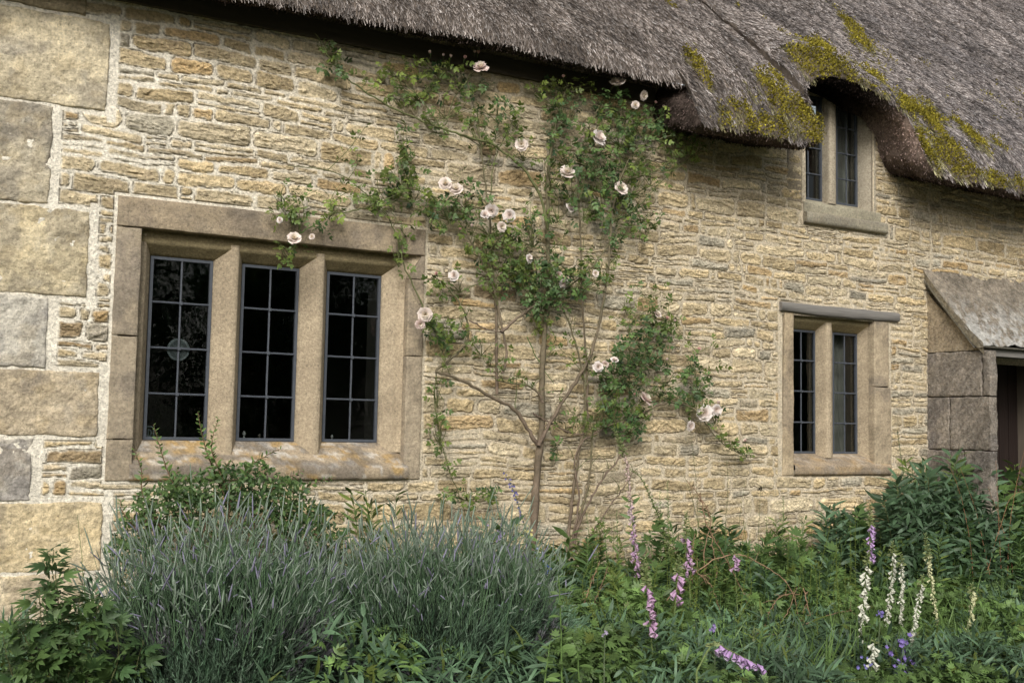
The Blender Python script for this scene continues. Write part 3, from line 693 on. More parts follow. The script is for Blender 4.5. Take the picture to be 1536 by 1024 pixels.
# ---- porch
def porch():
    g = Geo(); x = 7.742; dpt = (.07, 0, 0)
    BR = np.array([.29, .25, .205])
    # left cheek: courses of large blocks, facing -x, running from wall (y=0) out to y=-.62
    def side(ya, yb, za, zb, c, s, st=.25): block(g, [(x, ya, za), (x, yb, za), (x, yb, zb), (x, ya, zb)], dpt, c, seed=s, r=.009, rough=.012, edge_n=.007, stain=st, var=.38, lichen=.0, res=.012)
    for (za, zb, sp) in ((1.935, 2.305, -.54), (1.50, 1.932, -.22), (1.06, 1.497, -.36), (.5, 1.057, -.25), (-.2, .497, -.4)):
        side(.02, sp+.0015, za, zb, BR*rng.uniform(.92, 1.1), int(za*100)+500); side(sp-.0015, -.62, za, zb, BR*rng.uniform(.92, 1.12), int(za*100)+520)
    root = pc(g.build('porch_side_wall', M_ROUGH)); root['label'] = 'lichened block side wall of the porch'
    g = Geo()
    for (za, zb) in ((1.5, 2.3), (.6, 1.497), (-.2, .597)): block(g, [(9.32, .02, za), (9.32, -.62, za), (9.32, -.62, zb), (9.32, .02, zb)], (.07, 0, 0), BR, seed=560, r=.007)
    pc(g.build('porch_side_wall', M_ASH))
    # triangular cheek
    g = Geo(); n = 26
    t = np.linspace(0, 1, n)
    P = []
    for a in t:
        y = .0-.54*a; zt_ = 2.83+(2.315-2.83)*a**.9
        P.append([(x+.004+.004*(vn(y*30, z*30, 81)-.5), y, z) for z in np.linspace(2.309, max(zt_, 2.312), 16)])
    P = np.array(P); nn = fbm(P[..., 1]*9, P[..., 2]*9, 82)[..., None]
    C = np.array([.34, .275, .19])*(.7+.6*nn)*(.8+.4*fbm(P[..., 1]*40, P[..., 2]*40, 83)[..., None])
    g.add(P.reshape(-1, 3), grid_faces(n, 16), C.reshape(-1, 3)); P2 = P.copy(); P2[..., 0] += .07
    g.add(P2.reshape(-1, 3), grid_faces(n, 16), C.reshape(-1, 3))
    pc(g.build('porch_gable_stone', M_ROUGH))
    # sloping hood: curved profile from the wall out to the drip edge, top and underside
    xa, xb = 7.70, 9.42; nx_ = 130; nv = 50
    v = np.linspace(0, 1, nv); xs_ = np.linspace(xa, xb, nx_)
    X, Vv = np.meshgrid(xs_, v, indexing='ij')
    Y = .01-.60*Vv**1.10; Z = 3.04-.70*Vv**.90
    rough_ = .05*(fbm(X*6, Vv*5, 84, 4)-.5)+.034*(fbm(X*26, Vv*16, 85, 4)-.5)
    Z2 = Z+rough_*ss(0, .1, Vv)
    n1 = fbm(X*4, Vv*5, 86, 4)[..., None]; n2 = fbm(X*22, Vv*26, 87, 3)[..., None]
    C = np.array([.235, .20, .155])*(.6+.8*n1)*(.45+1.1*n2)
    m = ss(.47, .60, fbm(X*30+14*Vv, Vv*18, 88, 4)*.75+.3*fbm(X*5, Vv*5, 89, 3)+.14*(Vv-.5))[..., None]*ss(.15, .8, Vv)[..., None]*.85
    C = C*(1-m)+np.array([.42, .41, .38])*m*(.6+.8*n2)
    g = Geo(); g.add(np.stack([X, Y, Z2], -1).reshape(-1, 3), grid_faces(nx_, nv)[:, ::-1], C.reshape(-1, 3))
    # front lip + underside
    lip = [(-.60, 2.335), (-.60, 2.322), (-.575, 2.318), (-.5, 2.325), (.02, 2.95)]
    prism(g, [(xa, *p) for p in lip], [(xb, *p) for p in lip], 80, np.array([.15, .14, .11]), 540)
    for xe in (xa, xb):
        yv = .01-.60*v**1.10; zv = 3.04-.70*v**.90+.012*(vn(v*14, v*0+xe, 57)-.5); P = []
        for a, b in zip(yv, zv): P += [(xe+.012*(vn(a*30, b*30, 58)-.5), a, b+.014), (xe+.012, a+.0, b-.085)]
        P = np.array(P); Q = [(2*i, 2*i+1, 2*i+3, 2*i+2) for i in range(nv-1)]
        g.add(P, Q, np.array([.30, .26, .19]))
    h = pc(g.build('porch_hood', M_ROUGH)); h['label'] = 'sloping stone hood whitened with lichen over the door'
    # beam under the drip edge
    g = Geo(); add_box(g, 7.815, 9.318, -.56, -.46, 2.262, 2.318, np.array([.1, .1, .08])); b = g.build('porch_beam', M_TIMBER, None, smooth=False); b.parent = h
    # door in the wall opening
    g = Geo(); zt_ = 2.26; k = 7; xs_ = np.linspace(8.14, 9.04, k+1)
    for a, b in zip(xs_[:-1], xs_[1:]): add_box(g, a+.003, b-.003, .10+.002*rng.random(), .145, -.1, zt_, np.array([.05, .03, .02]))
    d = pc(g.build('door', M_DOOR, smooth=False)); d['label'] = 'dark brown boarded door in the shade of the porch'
    g = Geo(); add_box(g, 8.02, 8.135, .02, .2, -.1, 2.30, c0); add_box(g, 9.045, 9.15, -.02, .2, -.1, 2.30, c0); add_box(g, 8.02, 9.15, .021, .2, 2.262, 2.36, c0)
    g.build('door_frame', flat_mat('door_frame_wood', (.14, .115, .09), .8, .3, 20, 0, .4, stretch=(3, 3, .3)), d, smooth=False)
    g = Geo(); add_box(g, 8.1, 8.6, .086, .1, 1.85, 1.89, c0*.1); g.build('hinge', M_LEAD, d, smooth=False); g = Geo(); add_box(g, 8.1, 8.6, .086, .1, .35, .39, c0*.1); g.build('hinge', M_LEAD, d, smooth=False)
    g = Geo(); th = np.linspace(0, 2*pi, 20); g.tube(np.stack([8.93+.035*np.cos(th), .085+0*th, 1.05+.035*np.sin(th)], 1), .007, c0*.1, 5); g.build('handle', M_LEAD, d)
    # masonry beside the door, inside porch
    g = Geo(); block(g, xz(7.75, 8.02, -.2, 2.36, -.002), (0, .2, 0), ASH, seed=600); block(g, xz(9.15, 9.62, -.2, 2.36, -.002), (0, .2, 0), ASH, seed=601)
    pc(g.build('door_jamb', M_ASH))
porch()

# ------------------------------------------------------------------ thatched roof
LIPPX = [(380, 0, -.31), (520, 22, -.31), (700, 57, -.31), (860, 92, -.31), (1000, 123, -.31), (1034, 130, -.31),
         (1038, 150, -.44), (1052, 188, -.52), (1100, 197, -.54), (1160, 206, -.56), (1215, 215, -.56), (1233, 214, -.52),
         (1226, 185, -.42), (1210, 152, -.32), (1204, 132, -.25), (1222, 117, -.24), (1245, 112, -.25), (1275, 119, -.28), (1305, 133, -.32),
         (1338, 152, -.36), (1362, 176, -.40), (1378, 208, -.43), (1388, 238, -.45), (1404, 262, -.46), (1440, 271, -.46), (1490, 281, -.46), (1536, 291, -.46), (1600, 303, -.46)]
def thatch():
    K = np.array([at(*p) for p in LIPPX])
    K = np.concatenate([[(-1.1, -.31, 4.03), (.4, -.31, 4.03)], K, [(11.0, -.46, 3.70), (15.5, -.46, 3.70)]])
    # resample by arc length
    seg = np.linalg.norm(np.diff(K, axis=0), axis=1); s = np.concatenate([[0], np.cumsum(seg)])
    ns = 1150
    si = np.linspace(0, s[-1], ns)
    # smoothed polyline
    L_ = np.stack([np.interp(si, s, K[:, i]) for i in range(3)], 1)
    ker = np.ones(5)/5
    for i in range(3):
        p = np.pad(L_[:, i], 2, mode='edge'); L_[:, i] = np.convolve(p, ker, 'valid')
    x, y, z = L_.T
    z = z+.022*(fbm(si*3, si*0, 90, 3)-.5)+.012*(vn(si*22, si*0, 91)-.5); y = y+.03*(fbm(si*2.2, si*0+9, 92, 3)-.5)
    m_ = math.tan(radians(44))
    zb = np.interp(x, [-2, 5.0, 5.6, 7.5, 12], [4.0, 4.0, 3.86, 3.74, 3.70])      # eave line without the bumps
    # extra thickness field (apron left of the dormer, cheeks)
    nt_ = 240; T = np.linspace(0, 1, nt_)**1.5*6.8             # distance up the roof measured in y
    Y = y[:, None]+T[None]
    base = zb[:, None]+(Y+.45)*m_
    B = (z-(zb+(y+.45)*m_))
    # bulge dies out up the slope ; slower for the arch
    arch = np.exp(-((x-6.65)/.75)**2)
    fall = np.exp(-(T[None]/(.55+.75*arch[:, None]))**1.7)
    bul = B[:, None]*fall
    # horizontally smooth the bulge more and more higher up
    for it in range(3):
        w = 35; pad = np.pad(bul, ((w, w), (0, 0)), mode='edge'); cs = np.cumsum(np.pad(pad, ((1, 0), (0, 0))), axis=0)
        sm = (cs[2*w+1:]-cs[:-2*w-1])/(2*w+1)
        k = ss(.12, 1.0, T)[None]; bul = bul*(1-k)+sm*k
    apron = .12*ss(4.95, 5.5, x[:, None]+T[None]*.10)*(1-ss(5.8, 6.08, x[:, None]))*ss(0, .25, T[None])*np.exp(-(T[None]/1.3)**2)
    cheek = .12*ss(7.0, 7.5, x)[:, None]*ss(0, .25, T[None])*np.exp(-(T[None]/1.6)**2)
    Zs = base+bul+apron+cheek
    # rounded front lip
    Zs = Zs+.10*(1-np.exp(-T[None]/.05))
    Xs = np.repeat(x[:, None], nt_, 1)
    Zs += .05*(fbm(Xs*1.6, Y*1.6, 93, 4)-.5)+.030*(fbm(Xs*7, Y*7, 94, 4)-.5)*ss(0, .1, T[None])
    Ys = Y+0*Xs
    P = np.stack([Xs, Ys, Zs], -1)
    n1 = fbm(Xs*14, Y*9, 95, 3)[..., None]
    C = np.array([.13, .105, .085])*(.6+.8*n1)
    g = Geo(); g.add(P.reshape(-1, 3), grid_faces(ns, nt_)[:, ::-1], C.reshape(-1, 3))
    roof = pc(g.build('thatched_roof', M_THATCH)); roof['label'] = 'weathered grey brown thatch with a shaped eyebrow over the dormer'
    # cut underside from lip back to the wall
    nu = 26; t = np.linspace(0, 1, nu)
    nrmx = np.gradient(x, si); 
    wx = x-.02; wy = np.full_like(x, .03); wz = z+.10-.15*np.exp(-((x-6.6)/.42)**4)
    # around the arch the thatch turns in towards the window
    inner = np.exp(-((x-6.65)/.62)**4)
    Q_ = np.stack([x[:, None]*(1-t)+wx[:, None]*t, y[:, None]*(1-t)+wy[:, None]*t, z[:, None]*(1-t)+wz[:, None]*t+.02*np.sin(t*pi)[None]*0], -1)
    # belly: cut face bulges down slightly just behind the lip
    Q_[..., 2] -= (.035*np.sin(np.clip(t*2.2, 0, 1)*pi))[None]
    dl = .02*(fbm(Q_[..., 0]*25, Q_[..., 1]*25, 96, 3)-.5); Q_[..., 2] += dl; Q_[..., 1] += dl*.7
    dk = ((1-.85*np.exp(-((x-6.45)/.46)**6))*(1+3.0*np.exp(-((x-7.13)/.12)**2)))[:, None, None]*(1-.45*np.linspace(0, 1, nu)[None, :, None])*(1-.35*(x < 4.85))[:, None, None]  # shade of arch hollow and eaves, and the lit cheek, put into colour
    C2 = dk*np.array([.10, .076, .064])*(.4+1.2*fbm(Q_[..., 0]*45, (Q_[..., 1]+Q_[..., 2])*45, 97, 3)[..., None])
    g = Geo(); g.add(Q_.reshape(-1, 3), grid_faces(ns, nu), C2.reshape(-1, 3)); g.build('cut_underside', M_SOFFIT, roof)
    # wall plate board under the main eaves
    g = Geo(); add_box(g, -.6, 4.86, -.035, .02, 3.985, 4.10, np.array([.1, .08, .06])); g.build('eaves_board', flat_mat('eaves_board_wood', (.075, .06, .045), .85, .4, 12, 0, .5, stretch=(.3, 3, 3)), roof, smooth=False)
    # ---- reed strands
    r = np.random.default_rng(5)
    du = np.gradient(P, axis=0); dv = np.gradient(P, axis=1)
    Nn = np.cross(du, dv); Nn /= np.linalg.norm(Nn, axis=2, keepdims=True)+1e-9
    Nn = np.where(Nn[..., 2:3] < 0, -Nn, Nn)
    area = np.linalg.norm(np.cross(du, dv), axis=2)
    px, py = proj(P)
    vis = (px > -60) & (px < 1600) & (py > -60) & (py < 400)
    w = (area*(vis+.04)*(1.4-.5*ss(0, 3, T)[None])).ravel(); w = w/w.sum()
    n = 300000
    idx = r.choice(len(w), n, p=w); iu, iv = np.divmod(idx, nt_)
    p = P[iu, iv]+du[iu, iv]*r.uniform(-.5, .5, n)[:, None]+dv[iu, iv]*r.uniform(-.5, .5, n)[:, None]
    nn = Nn[iu, iv]
    down = -dv[iu, iv]; down /= np.linalg.norm(down, axis=1, keepdims=True)
    side = np.cross(down, nn)
    # coherent wander plus random
    wa = (fbm(p[:, 0]*2.0, p[:, 1]*2.0, 98, 3)-.5)*.9+r.normal(0, .20, n)
    lift = r.uniform(.0, .17, n)
    d = down*np.cos(wa)[:, None]+side*np.sin(wa)[:, None]+nn*lift[:, None]
    Lh = r.uniform(.022, .058, n); Wd = r.uniform(.0032, .0060, n)
    STR = (np.array([(-.5, -.15, 0), (.5, -.15, 0), (.42, .55, .0), (-.42, .55, .0), (.3, 1, .02), (-.3, 1, .02)]), np.array([(0, 1, 2, 3), (3, 2, 4, 5)]), np.array([(.45,)*3, (.45,)*3, (.9,)*3, (.9,)*3, (1.2,)*3, (1.2,)*3]))
    # colours
    q = r.random(n)[:, None]; tone = fbm(p[:, 0]*1.6, p[:, 1]*1.6, 99, 4)[:, None]; tone2 = fbm(p[:, 0]*11, p[:, 1]*11, 100, 3)[:, None]
    cols = np.array([.085, .068, .056])*(1-q**1.6)+np.array([.38, .335, .305])*q**1.6
    cols = np.where(r.random(n)[:, None] < .05, np.array([.46, .43, .41])*.9, cols)
    cols = cols*(.60+1.0*tone)*(.48+1.2*tone2)
    qx, qy = proj(p)
    # greyer and paler toward upper right: grazing light put into the colour; bluish seams
    k = ss(900, 1536, qx+(200-qy)*.6)[:, None]
    cols = cols*(1-k*.0)+k*np.array([.045, .047, .058])
    def blob(cx, cy, rx, ry, rot=0):
        c_, s_ = cos(rot), sin(rot); a = (qx-cx)*c_+(qy-cy)*s_; b = -(qx-cx)*s_+(qy-cy)*c_
        return np.exp(-(a/rx)**2-(b/ry)**2)
    ms = 0
    for b in ((1215, 82, 30, 24, .3), (1262, 105, 66, 18, .35), (1310, 128, 30, 12, .5), (1240, 95, 40, 16, .2), (1145, 178, 60, 18, .1), (1190, 165, 26, 42, -.5), (1228, 195, 10, 30, -.35), (1160, 130, 30, 20, .8),
              (1050, 95, 8, 42, -.55), (1030, 68, 8, 14, 0), (1100, 150, 26, 16, .5), (1395, 170, 14, 40, -.6), (1420, 215, 22, 34, -.6), (1450, 245, 34, 12, .3), (1500, 262, 40, 12, .2), (1130, 192, 60, 10, .1), (1200, 190, 30, 16, .1), (1360, 150, 20, 12, .5), (1370, 205, 24, 24, 0), (1290, 50, 7, 44, -.7), (1450, 190, 8, 44, -.9)):
        ms = np.maximum(ms, blob(b[0], b[1]+10, *b[2:]))
    mn = fbm(p[:, 0]*11, p[:, 1]*5, 101, 5)
    moss = (ms*.9+(mn-.5)*1.8+r.normal(0, .10, n) > .50) & ((ms > .10) | ((mn > .70) & (p[:, 0] > 5.2) & (p[:, 1] < 1.1)))
    faint = ((ms*.8+(mn-.5)*1.6 > .26) & (ms > .03))[:, None]
    cols = np.where(faint, cols*np.array([.8, .82, .50])+np.array([.015, .015, 0]), cols)
    darkm = (fbm(p[:, 0]*5, p[:, 1]*3, 102, 3) > .60)[:, None]
    cols = np.where(darkm, cols*.62, cols)
    sc = np.stack([Wd, Lh, Lh], 1)
    g = Geo(); keep = ~moss
    g.inst(STR, (p+nn*.004)[keep], basis(d, nn, r.uniform(-1.2, 1.2, n))[keep], sc[keep], cols[keep])
    # ragged fringe along the lip
    nf = 9000; a = r.uniform(0, s[-1], nf); fx = np.interp(a, si, x); fy = np.interp(a, si, y); fz = np.interp(a, si, z)
    fp = np.stack([fx, fy+r.uniform(-.01, .05, nf), fz+r.uniform(.0, .06, nf)], 1)
    fd = np.stack([r.normal(0, .35, nf), -.6+r.normal(0, .3, nf), -.75+r.normal(0, .25, nf)], 1)
    q = r.random(nf)[:, None]
    g.inst(STR, fp, basis(fd, np.array([0, -1, .3]), r.uniform(-1, 1, nf)), np.stack([r.uniform(.003, .007, nf), r.uniform(.006, .018, nf), np.full(nf, .014)], 1), np.array([.15, .125, .11])*(.4+1.1*q))
    g.build('reed_strands', M_THATCH, roof)
    # stubble of reed ends on the cut face
    nf = 42000; a = r.integers(0, ns, nf); b = r.integers(0, nu, nf)
    vis2 = True
    fp = Q_[a, b]+r.normal(0, .006, (nf, 3))
    fd = np.stack([-.5+r.normal(0, .4, nf), -.5+r.normal(0, .4, nf), -.6+r.normal(0, .3, nf)], 1)
    q = r.random(nf)[:, None]
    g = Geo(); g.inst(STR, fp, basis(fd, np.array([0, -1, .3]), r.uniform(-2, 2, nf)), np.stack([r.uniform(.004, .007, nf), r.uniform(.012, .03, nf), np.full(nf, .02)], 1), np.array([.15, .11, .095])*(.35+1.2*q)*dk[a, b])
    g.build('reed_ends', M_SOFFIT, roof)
    # moss cushions
    mp = p[moss]; mnn = nn[moss]; k = len(mp)
    rep = 2
    mp = np.repeat(mp, rep, 0)+r.normal(0, .012, (k*rep, 3)); mnn = np.repeat(mnn, rep, 0)
    mp = mp+mnn*(r.uniform(0, .012, (k*rep, 1))+.030*ss(.35, .7, fbm(mp[:, 0]*14, mp[:, 1]*14, 104, 2))[:, None])
    md = mnn+r.normal(0, .7, (k*rep, 3))
    q = r.random((k*rep, 1)); hgt = r.uniform(.6, 1.25, (k*rep, 1))
    mc = (np.array([.15, .125, .022])*(1-q)+np.array([.36, .31, .04])*q)*hgt*(.5+fbm(mp[:, 0]*16, mp[:, 1]*16, 103, 2)[:, None])
    g = Geo(); g.inst(leaf_tpl(.8, 2, .1, .2), mp, basis(md, r.normal(0, 1, (k*rep, 3))), r.uniform(.009, .020, k*rep), mc)
    g.build('moss', M_MOSS, roof)
thatch()

# ------------------------------------------------------------------ vegetation
G_DARK = np.array([.044, .088, .032]); G_MID = np.array([.095, .155, .045]); G_LIGHT = np.array([.17, .22, .045]); G_BLUE = np.array([.078, .135, .072])
RD = np.random.default_rng(21)
def smooth_path(P, n=None):
    P = np.asarray(P, float); k = len(P)
    if k < 3: 
        t = np.linspace(0, 1, n or 6)[:, None]; return P[0]*(1-t)+P[-1]*t
    n = n or k*5
    t = np.linspace(0, k-1, n); i = np.clip(t.astype(int), 0, k-2); u = (t-i)[:, None]
    Pp = np.concatenate([[2*P[0]-P[1]], P, [2*P[-1]-P[-2]]])
    p0, p1, p2, p3 = Pp[i], Pp[i+1], Pp[i+2], Pp[i+3]
    return .5*((2*p1)+(-p0+p2)*u+(2*p0-5*p1+4*p2-p3)*u*u+(-p0+3*p1-3*p2+p3)*u**3)
def pxpath(pts, Y, n=None, wob=.006):
    """points (px, py[, Y]) as a smooth world path standing in front of the wall"""
    P = np.array([at(p[0], p[1], p[2] if len(p) > 2 else Y) for p in pts])
    P = smooth_path(P, n); k = len(P)
    return P+wob*(RD.random((k, 3))-.5)
BARK = np.array([.155, .115, .085]); BARKG = np.array([.12, .13, .055])
def leaf_cloud(g, tpl, cx, cy, rx, ry, Y, dY, n, size, cols, face=(-.25, -.75, .55), jit=.7, droop=.0):
    a = RD.uniform(0, 2*pi, n); r = np.sqrt(RD.random(n))**.9
    px = cx+rx*r*np.cos(a); py = cy+ry*r*np.sin(a); yy = Y+dY*(RD.random(n)-.5)*2*np.sqrt(1-r*r*.7)
    P = np.array([at(u, v, w) for u, v, w in zip(px, py, yy)])
    nrm = np.array(face)+RD.normal(0, jit, (n, 3))*.6
    d = RD.normal(0, .8, (n, 3))+np.array([0, -.25, -droop]); 
    c0_, c1_ = np.array(cols[0]), np.array(cols[1]); q = RD.random((n, 1)); C = (c0_*(1-q)+c1_*q)*RD.uniform(.7, 1.3, (n, 1))
    g.inst(tpl, P, basis(d, nrm, RD.normal(0, .35, n)), size*RD.uniform(.65, 1.2, n), C)
    return P
def leaves_along(g, tpl, path, spacing, size, cols, ang=1.0, up=.3, taper=True, start=0., pair=False):
    path = np.asarray(path); seg = np.linalg.norm(np.diff(path, axis=0), axis=1); s = np.concatenate([[0], np.cumsum(seg)])
    k = np.arange(s[-1]*start, s[-1], spacing)
    if len(k) == 0: return
    if pair: k = np.repeat(k, 2)
    n = len(k)
    P = np.stack([np.interp(k, s, path[:, i]) for i in range(3)], 1)
    e = .01; P2 = np.stack([np.interp(np.minimum(k+e, s[-1]), s, path[:, i]) for i in range(3)], 1); P1 = np.stack([np.interp(np.maximum(k-e, 0), s, path[:, i]) for i in range(3)], 1)
    T_ = P2-P1; T_ /= np.linalg.norm(T_, axis=1, keepdims=True)+1e-9
    th = np.arange(n)*2.4+RD.uniform(0, 6) if not pair else np.arange(n)//2*1.57+np.arange(n) % 2*pi+RD.normal(0, .2, n)
    a = np.cross(T_, np.array([.31, .9, .1])); a /= np.linalg.norm(a, axis=1, keepdims=True); b = np.cross(T_, a)
    o = a*np.cos(th)[:, None]+b*np.sin(th)[:, None]
    d = o*sin(ang)+T_*cos(ang)+np.array([0, 0, up*.0])
    q = RD.random((n, 1)); C = (np.array(cols[0])*(1-q)+np.array(cols[1])*q)*RD.uniform(.75, 1.25, (n, 1))
    sz = size*RD.uniform(.75, 1.15, n)
    if taper: sz = sz*(1-.65*(k/s[-1])**1.5)
    g.inst(tpl, P, basis(d, T_*.8+RD.normal(0, .55, (n, 3))+np.array([-.1, -.45, .1]), RD.normal(0, .3, n)), sz, C)

# ---- rose flower meshes (shared by the copies)
def petal_tpl(cup):
    nu, nv = 5, 5; V = []; Sh = []
    for i in range(nu):
        for j in range(nv):
            u = (i/(nu-1)-.5)*2; v = j/(nv-1)
            w = .52*math.sin(min(1, v*1.15+.12)*pi*.62)
            x = u*w; y = v; z = cup*(u*u*.25+v*v*.55)-.08*v**4*cup*4
            V.append((x, y, z)); k = .80+.25*v; Sh.append((k, k*.98, k*.97))
    return np.array(V), grid_faces(nu, nv), np.array(Sh)
def rose_mesh(seed, outer, inner, heart, buddy=False):
    r = np.random.default_rng(seed); g = Geo()
    rings = [(8, 1.0, .12, outer, .3), (8, .9, .45, outer, .5), (8, .72, .85, inner, .7), (7, .52, 1.15, inner, .8), (6, .32, 1.35, heart, .6)]
    if buddy: rings = [(5, .8, 1.15, outer, .6), (4, .8, 1.35, inner, .5), (4, .6, 1.45, inner, .4)]
    for k, (n, l, tilt, c, cup) in enumerate(rings):
        for i in range(n):
            a = 2*pi*i/n+k*.4+r.normal(0, .14); tl = tilt+r.normal(0, .12)
            v, q, s = petal_tpl(cup); v = v*l*r.uniform(.85, 1.1)
            v[:, 2] += .05*r.normal(0, 1, len(v))*l*.5
            ct, st = cos(tl), sin(tl); v = np.stack([v[:, 0], v[:, 1]*ct-v[:, 2]*st+.04, v[:, 1]*st+v[:, 2]*ct-.12*(1-k/5)], 1)
            ca, sa = cos(a), sin(a); v = np.stack([v[:, 0]*ca-v[:, 1]*sa, v[:, 0]*sa+v[:, 1]*ca, v[:, 2]], 1)
            g.add(v, q, np.array(c)*s*r.uniform(.9, 1.06))
    # stamens, calyx
    if not buddy:
        for i in range(22):
            a = r.uniform(0, 2*pi); rr = r.uniform(0, .2); p = np.array([rr*cos(a), rr*sin(a), .05]); g.tube([p, p*1.2+np.array([0, 0, .28])], [.02, .035], np.array([.66, .47, .12]), 4)
    for i in range(5):
        a = 2*pi*i/5; v, q, s = leaf_tpl(.28, 3, .3, .2); v = v*.6; v = np.stack([v[:, 0], v[:, 1], v[:, 2]-.14], 1)
        ca, sa = cos(a), sin(a); v = np.stack([v[:, 0]*ca-v[:, 1]*sa, v[:, 0]*sa+v[:, 1]*ca, v[:, 2]], 1); g.add(v, q, np.array([.08, .13, .05])*s)
    g.tube([(0, 0, -.12), (0, 0, -.5), (.03, 0, -1.3)], [.14, .08, .045], np.array([.10, .14, .05]), 6)
    o = g.build('rose_flower', M_PETAL); me = o.data; bpy.data.objects.remove(o); return me
PALE = (.87, .79, .735); CREAM = (.89, .83, .72); PINK = (.74, .50, .46); HEART = (.84, .66, .42)
ROSES = [rose_mesh(1, PALE, CREAM, HEART), rose_mesh(2, (.88, .83, .80), PALE, CREAM), rose_mesh(3, (.84, .71, .67), CREAM, HEART)]
BUDS = [rose_mesh(4, PINK, (.72, .45, .42), HEART, True), rose_mesh(5, (.80, .62, .58), PALE, CREAM, True)]
def place_flower(me, p, base, parent, face, size, name='rose_flower'):
    o = bpy.data.objects.new(name, me); COL.objects.link(o); o.parent = parent
    fz = Vector(face).normalized(); o.rotation_mode = 'QUATERNION'
    from mathutils import Quaternion
    o.rotation_quaternion = fz.to_track_quat('Z', 'Y') @ Quaternion((0, 0, 1), RD.uniform(0, 6))
    o.location = Vector(p)-Vector(base); o.scale = (size,)*3
    return o

def shift(g, base):
    g.V = [v-np.asarray(base) for v in g.V]; return g

def climbing_rose(name_label, base_px, stems, clouds, flowers, buds, twigs=6):
    base = at(base_px[0], base_px[1], -.12); base[2] = -.1
    root = empty('climbing_rose', base); tag(root, name_label, 'climbing rose')
    for st in stems:
        pts, r0, r1, Y, col = st
        P = pxpath(pts, Y, wob=.008); n = len(P); g = Geo()
        t = np.linspace(0, 1, n); rr = (r0*(1-t)+r1*t)*1.22; rr = rr*(1+.10*np.sin(t*60)+.08*RD.random(n))
        c = np.array(col)*(.75+.5*RD.random((n, 1)))*np.array([1, 1, 1]); m = t[:, None]*.6; c = c*(1-m)+BARKG*m if r0 > .006 else c
        g.tube(P, rr, c, 7)
        # thorny side twigs
        if len(pts) > 3 and r0 > .004:
            for _ in range(twigs):
                i = RD.integers(n//4, n-1); p = P[i]; d = np.array([RD.normal(0, .07), -abs(RD.normal(.01, .03)), RD.normal(.05, .05)])
                g.tube(smooth_path([p, p+d*.5+np.array([0, -.01, .015]), p+d], 6), [.0028, .0025, .0022, .002, .0017, .001], BARKG*1.1, 4)
        shift(g, base).build('stem', M_STEM, root)
    gl = Geo(); gt = Geo()
    for (cx, cy, rx, ry, n, tone, Y) in clouds:
        rx *= 1.14; ry *= 1.12
        cc = {'d': (G_DARK*1.1, G_MID*1.3), 'm': (G_MID*.9, G_LIGHT*.95), 'l': (G_LIGHT*.8, G_LIGHT*1.4), 's': (G_MID, G_LIGHT*1.0)}[tone]
        P = leaf_cloud(gl, ROSELEAF, cx, cy, rx, ry, Y, .08, int(n*1.4), .076, cc, droop=.3)
        # inner darker leaves and twigs that carry them
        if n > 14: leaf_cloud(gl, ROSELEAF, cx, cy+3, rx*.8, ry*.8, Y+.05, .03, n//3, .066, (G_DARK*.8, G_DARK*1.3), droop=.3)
        c = at(cx, cy+ry*.75, Y+.05)
        for p in P[::max(2, n//9)]:
            mid = (c+p)/2+RD.normal(0, .012, 3); gt.tube(smooth_path([c, mid, p], 7), np.linspace(.0034, .0012, 7), BARKG*RD.uniform(.8, 1.6), 4)
    # young shoots with sparse light leaves fanning out of the stems
    for st in stems:
        if len(st[0]) < 4: continue
        P = pxpath(st[0], st[3], wob=0.); n = len(P)
        for _ in range(4):
            i = RD.integers(int(n*.35), n); p = P[i]
            if p[2] < 1.5: continue
            d = np.array([RD.normal(0, .16), RD.uniform(-.06, .0), RD.uniform(.08, .30)]); q = p+d
            if q[2] > 3.85 or q[0] < 1.9 or (q[0] < 3.1 and q[2] < 2.6): continue
            Pq = smooth_path([p, p+d*.45+np.array([RD.normal(0, .03), -.02, 0]), q], 12)
            gt.tube(Pq, np.linspace(.0026, .0011, 12), BARKG*1.3, 4)
            leaves_along(gl, ROSELEAF, Pq, .035, .066, (G_MID, G_LIGHT*1.1), 1.0, start=.2, taper=False)
    shift(gl, base).build('foliage', M_LEAF, root); shift(gt, base).build('twigs', M_STEM, root)
    for (px, py, r) in flowers:
        Y = -.16-.06*RD.random(); p = at(px, py, Y); sc_ = np.linalg.norm(p-CAM)/f*r*1.12
        place_flower(ROSES[RD.integers(0, 3)], p, base, root, (RD.normal(-.3, .6), -1, RD.normal(.2, .5)), sc_*RD.uniform(.8, 1.12))
    for (px, py, r) in buds:
        Y = -.14-.05*RD.random(); p = at(px, py, Y); sc_ = np.linalg.norm(p-CAM)/f*r*1.125
        place_flower(BUDS[RD.integers(0, 2)], p, base, root, (RD.normal(-.1, .3), -.5, .9), sc_, 'rose_bud')
    return root

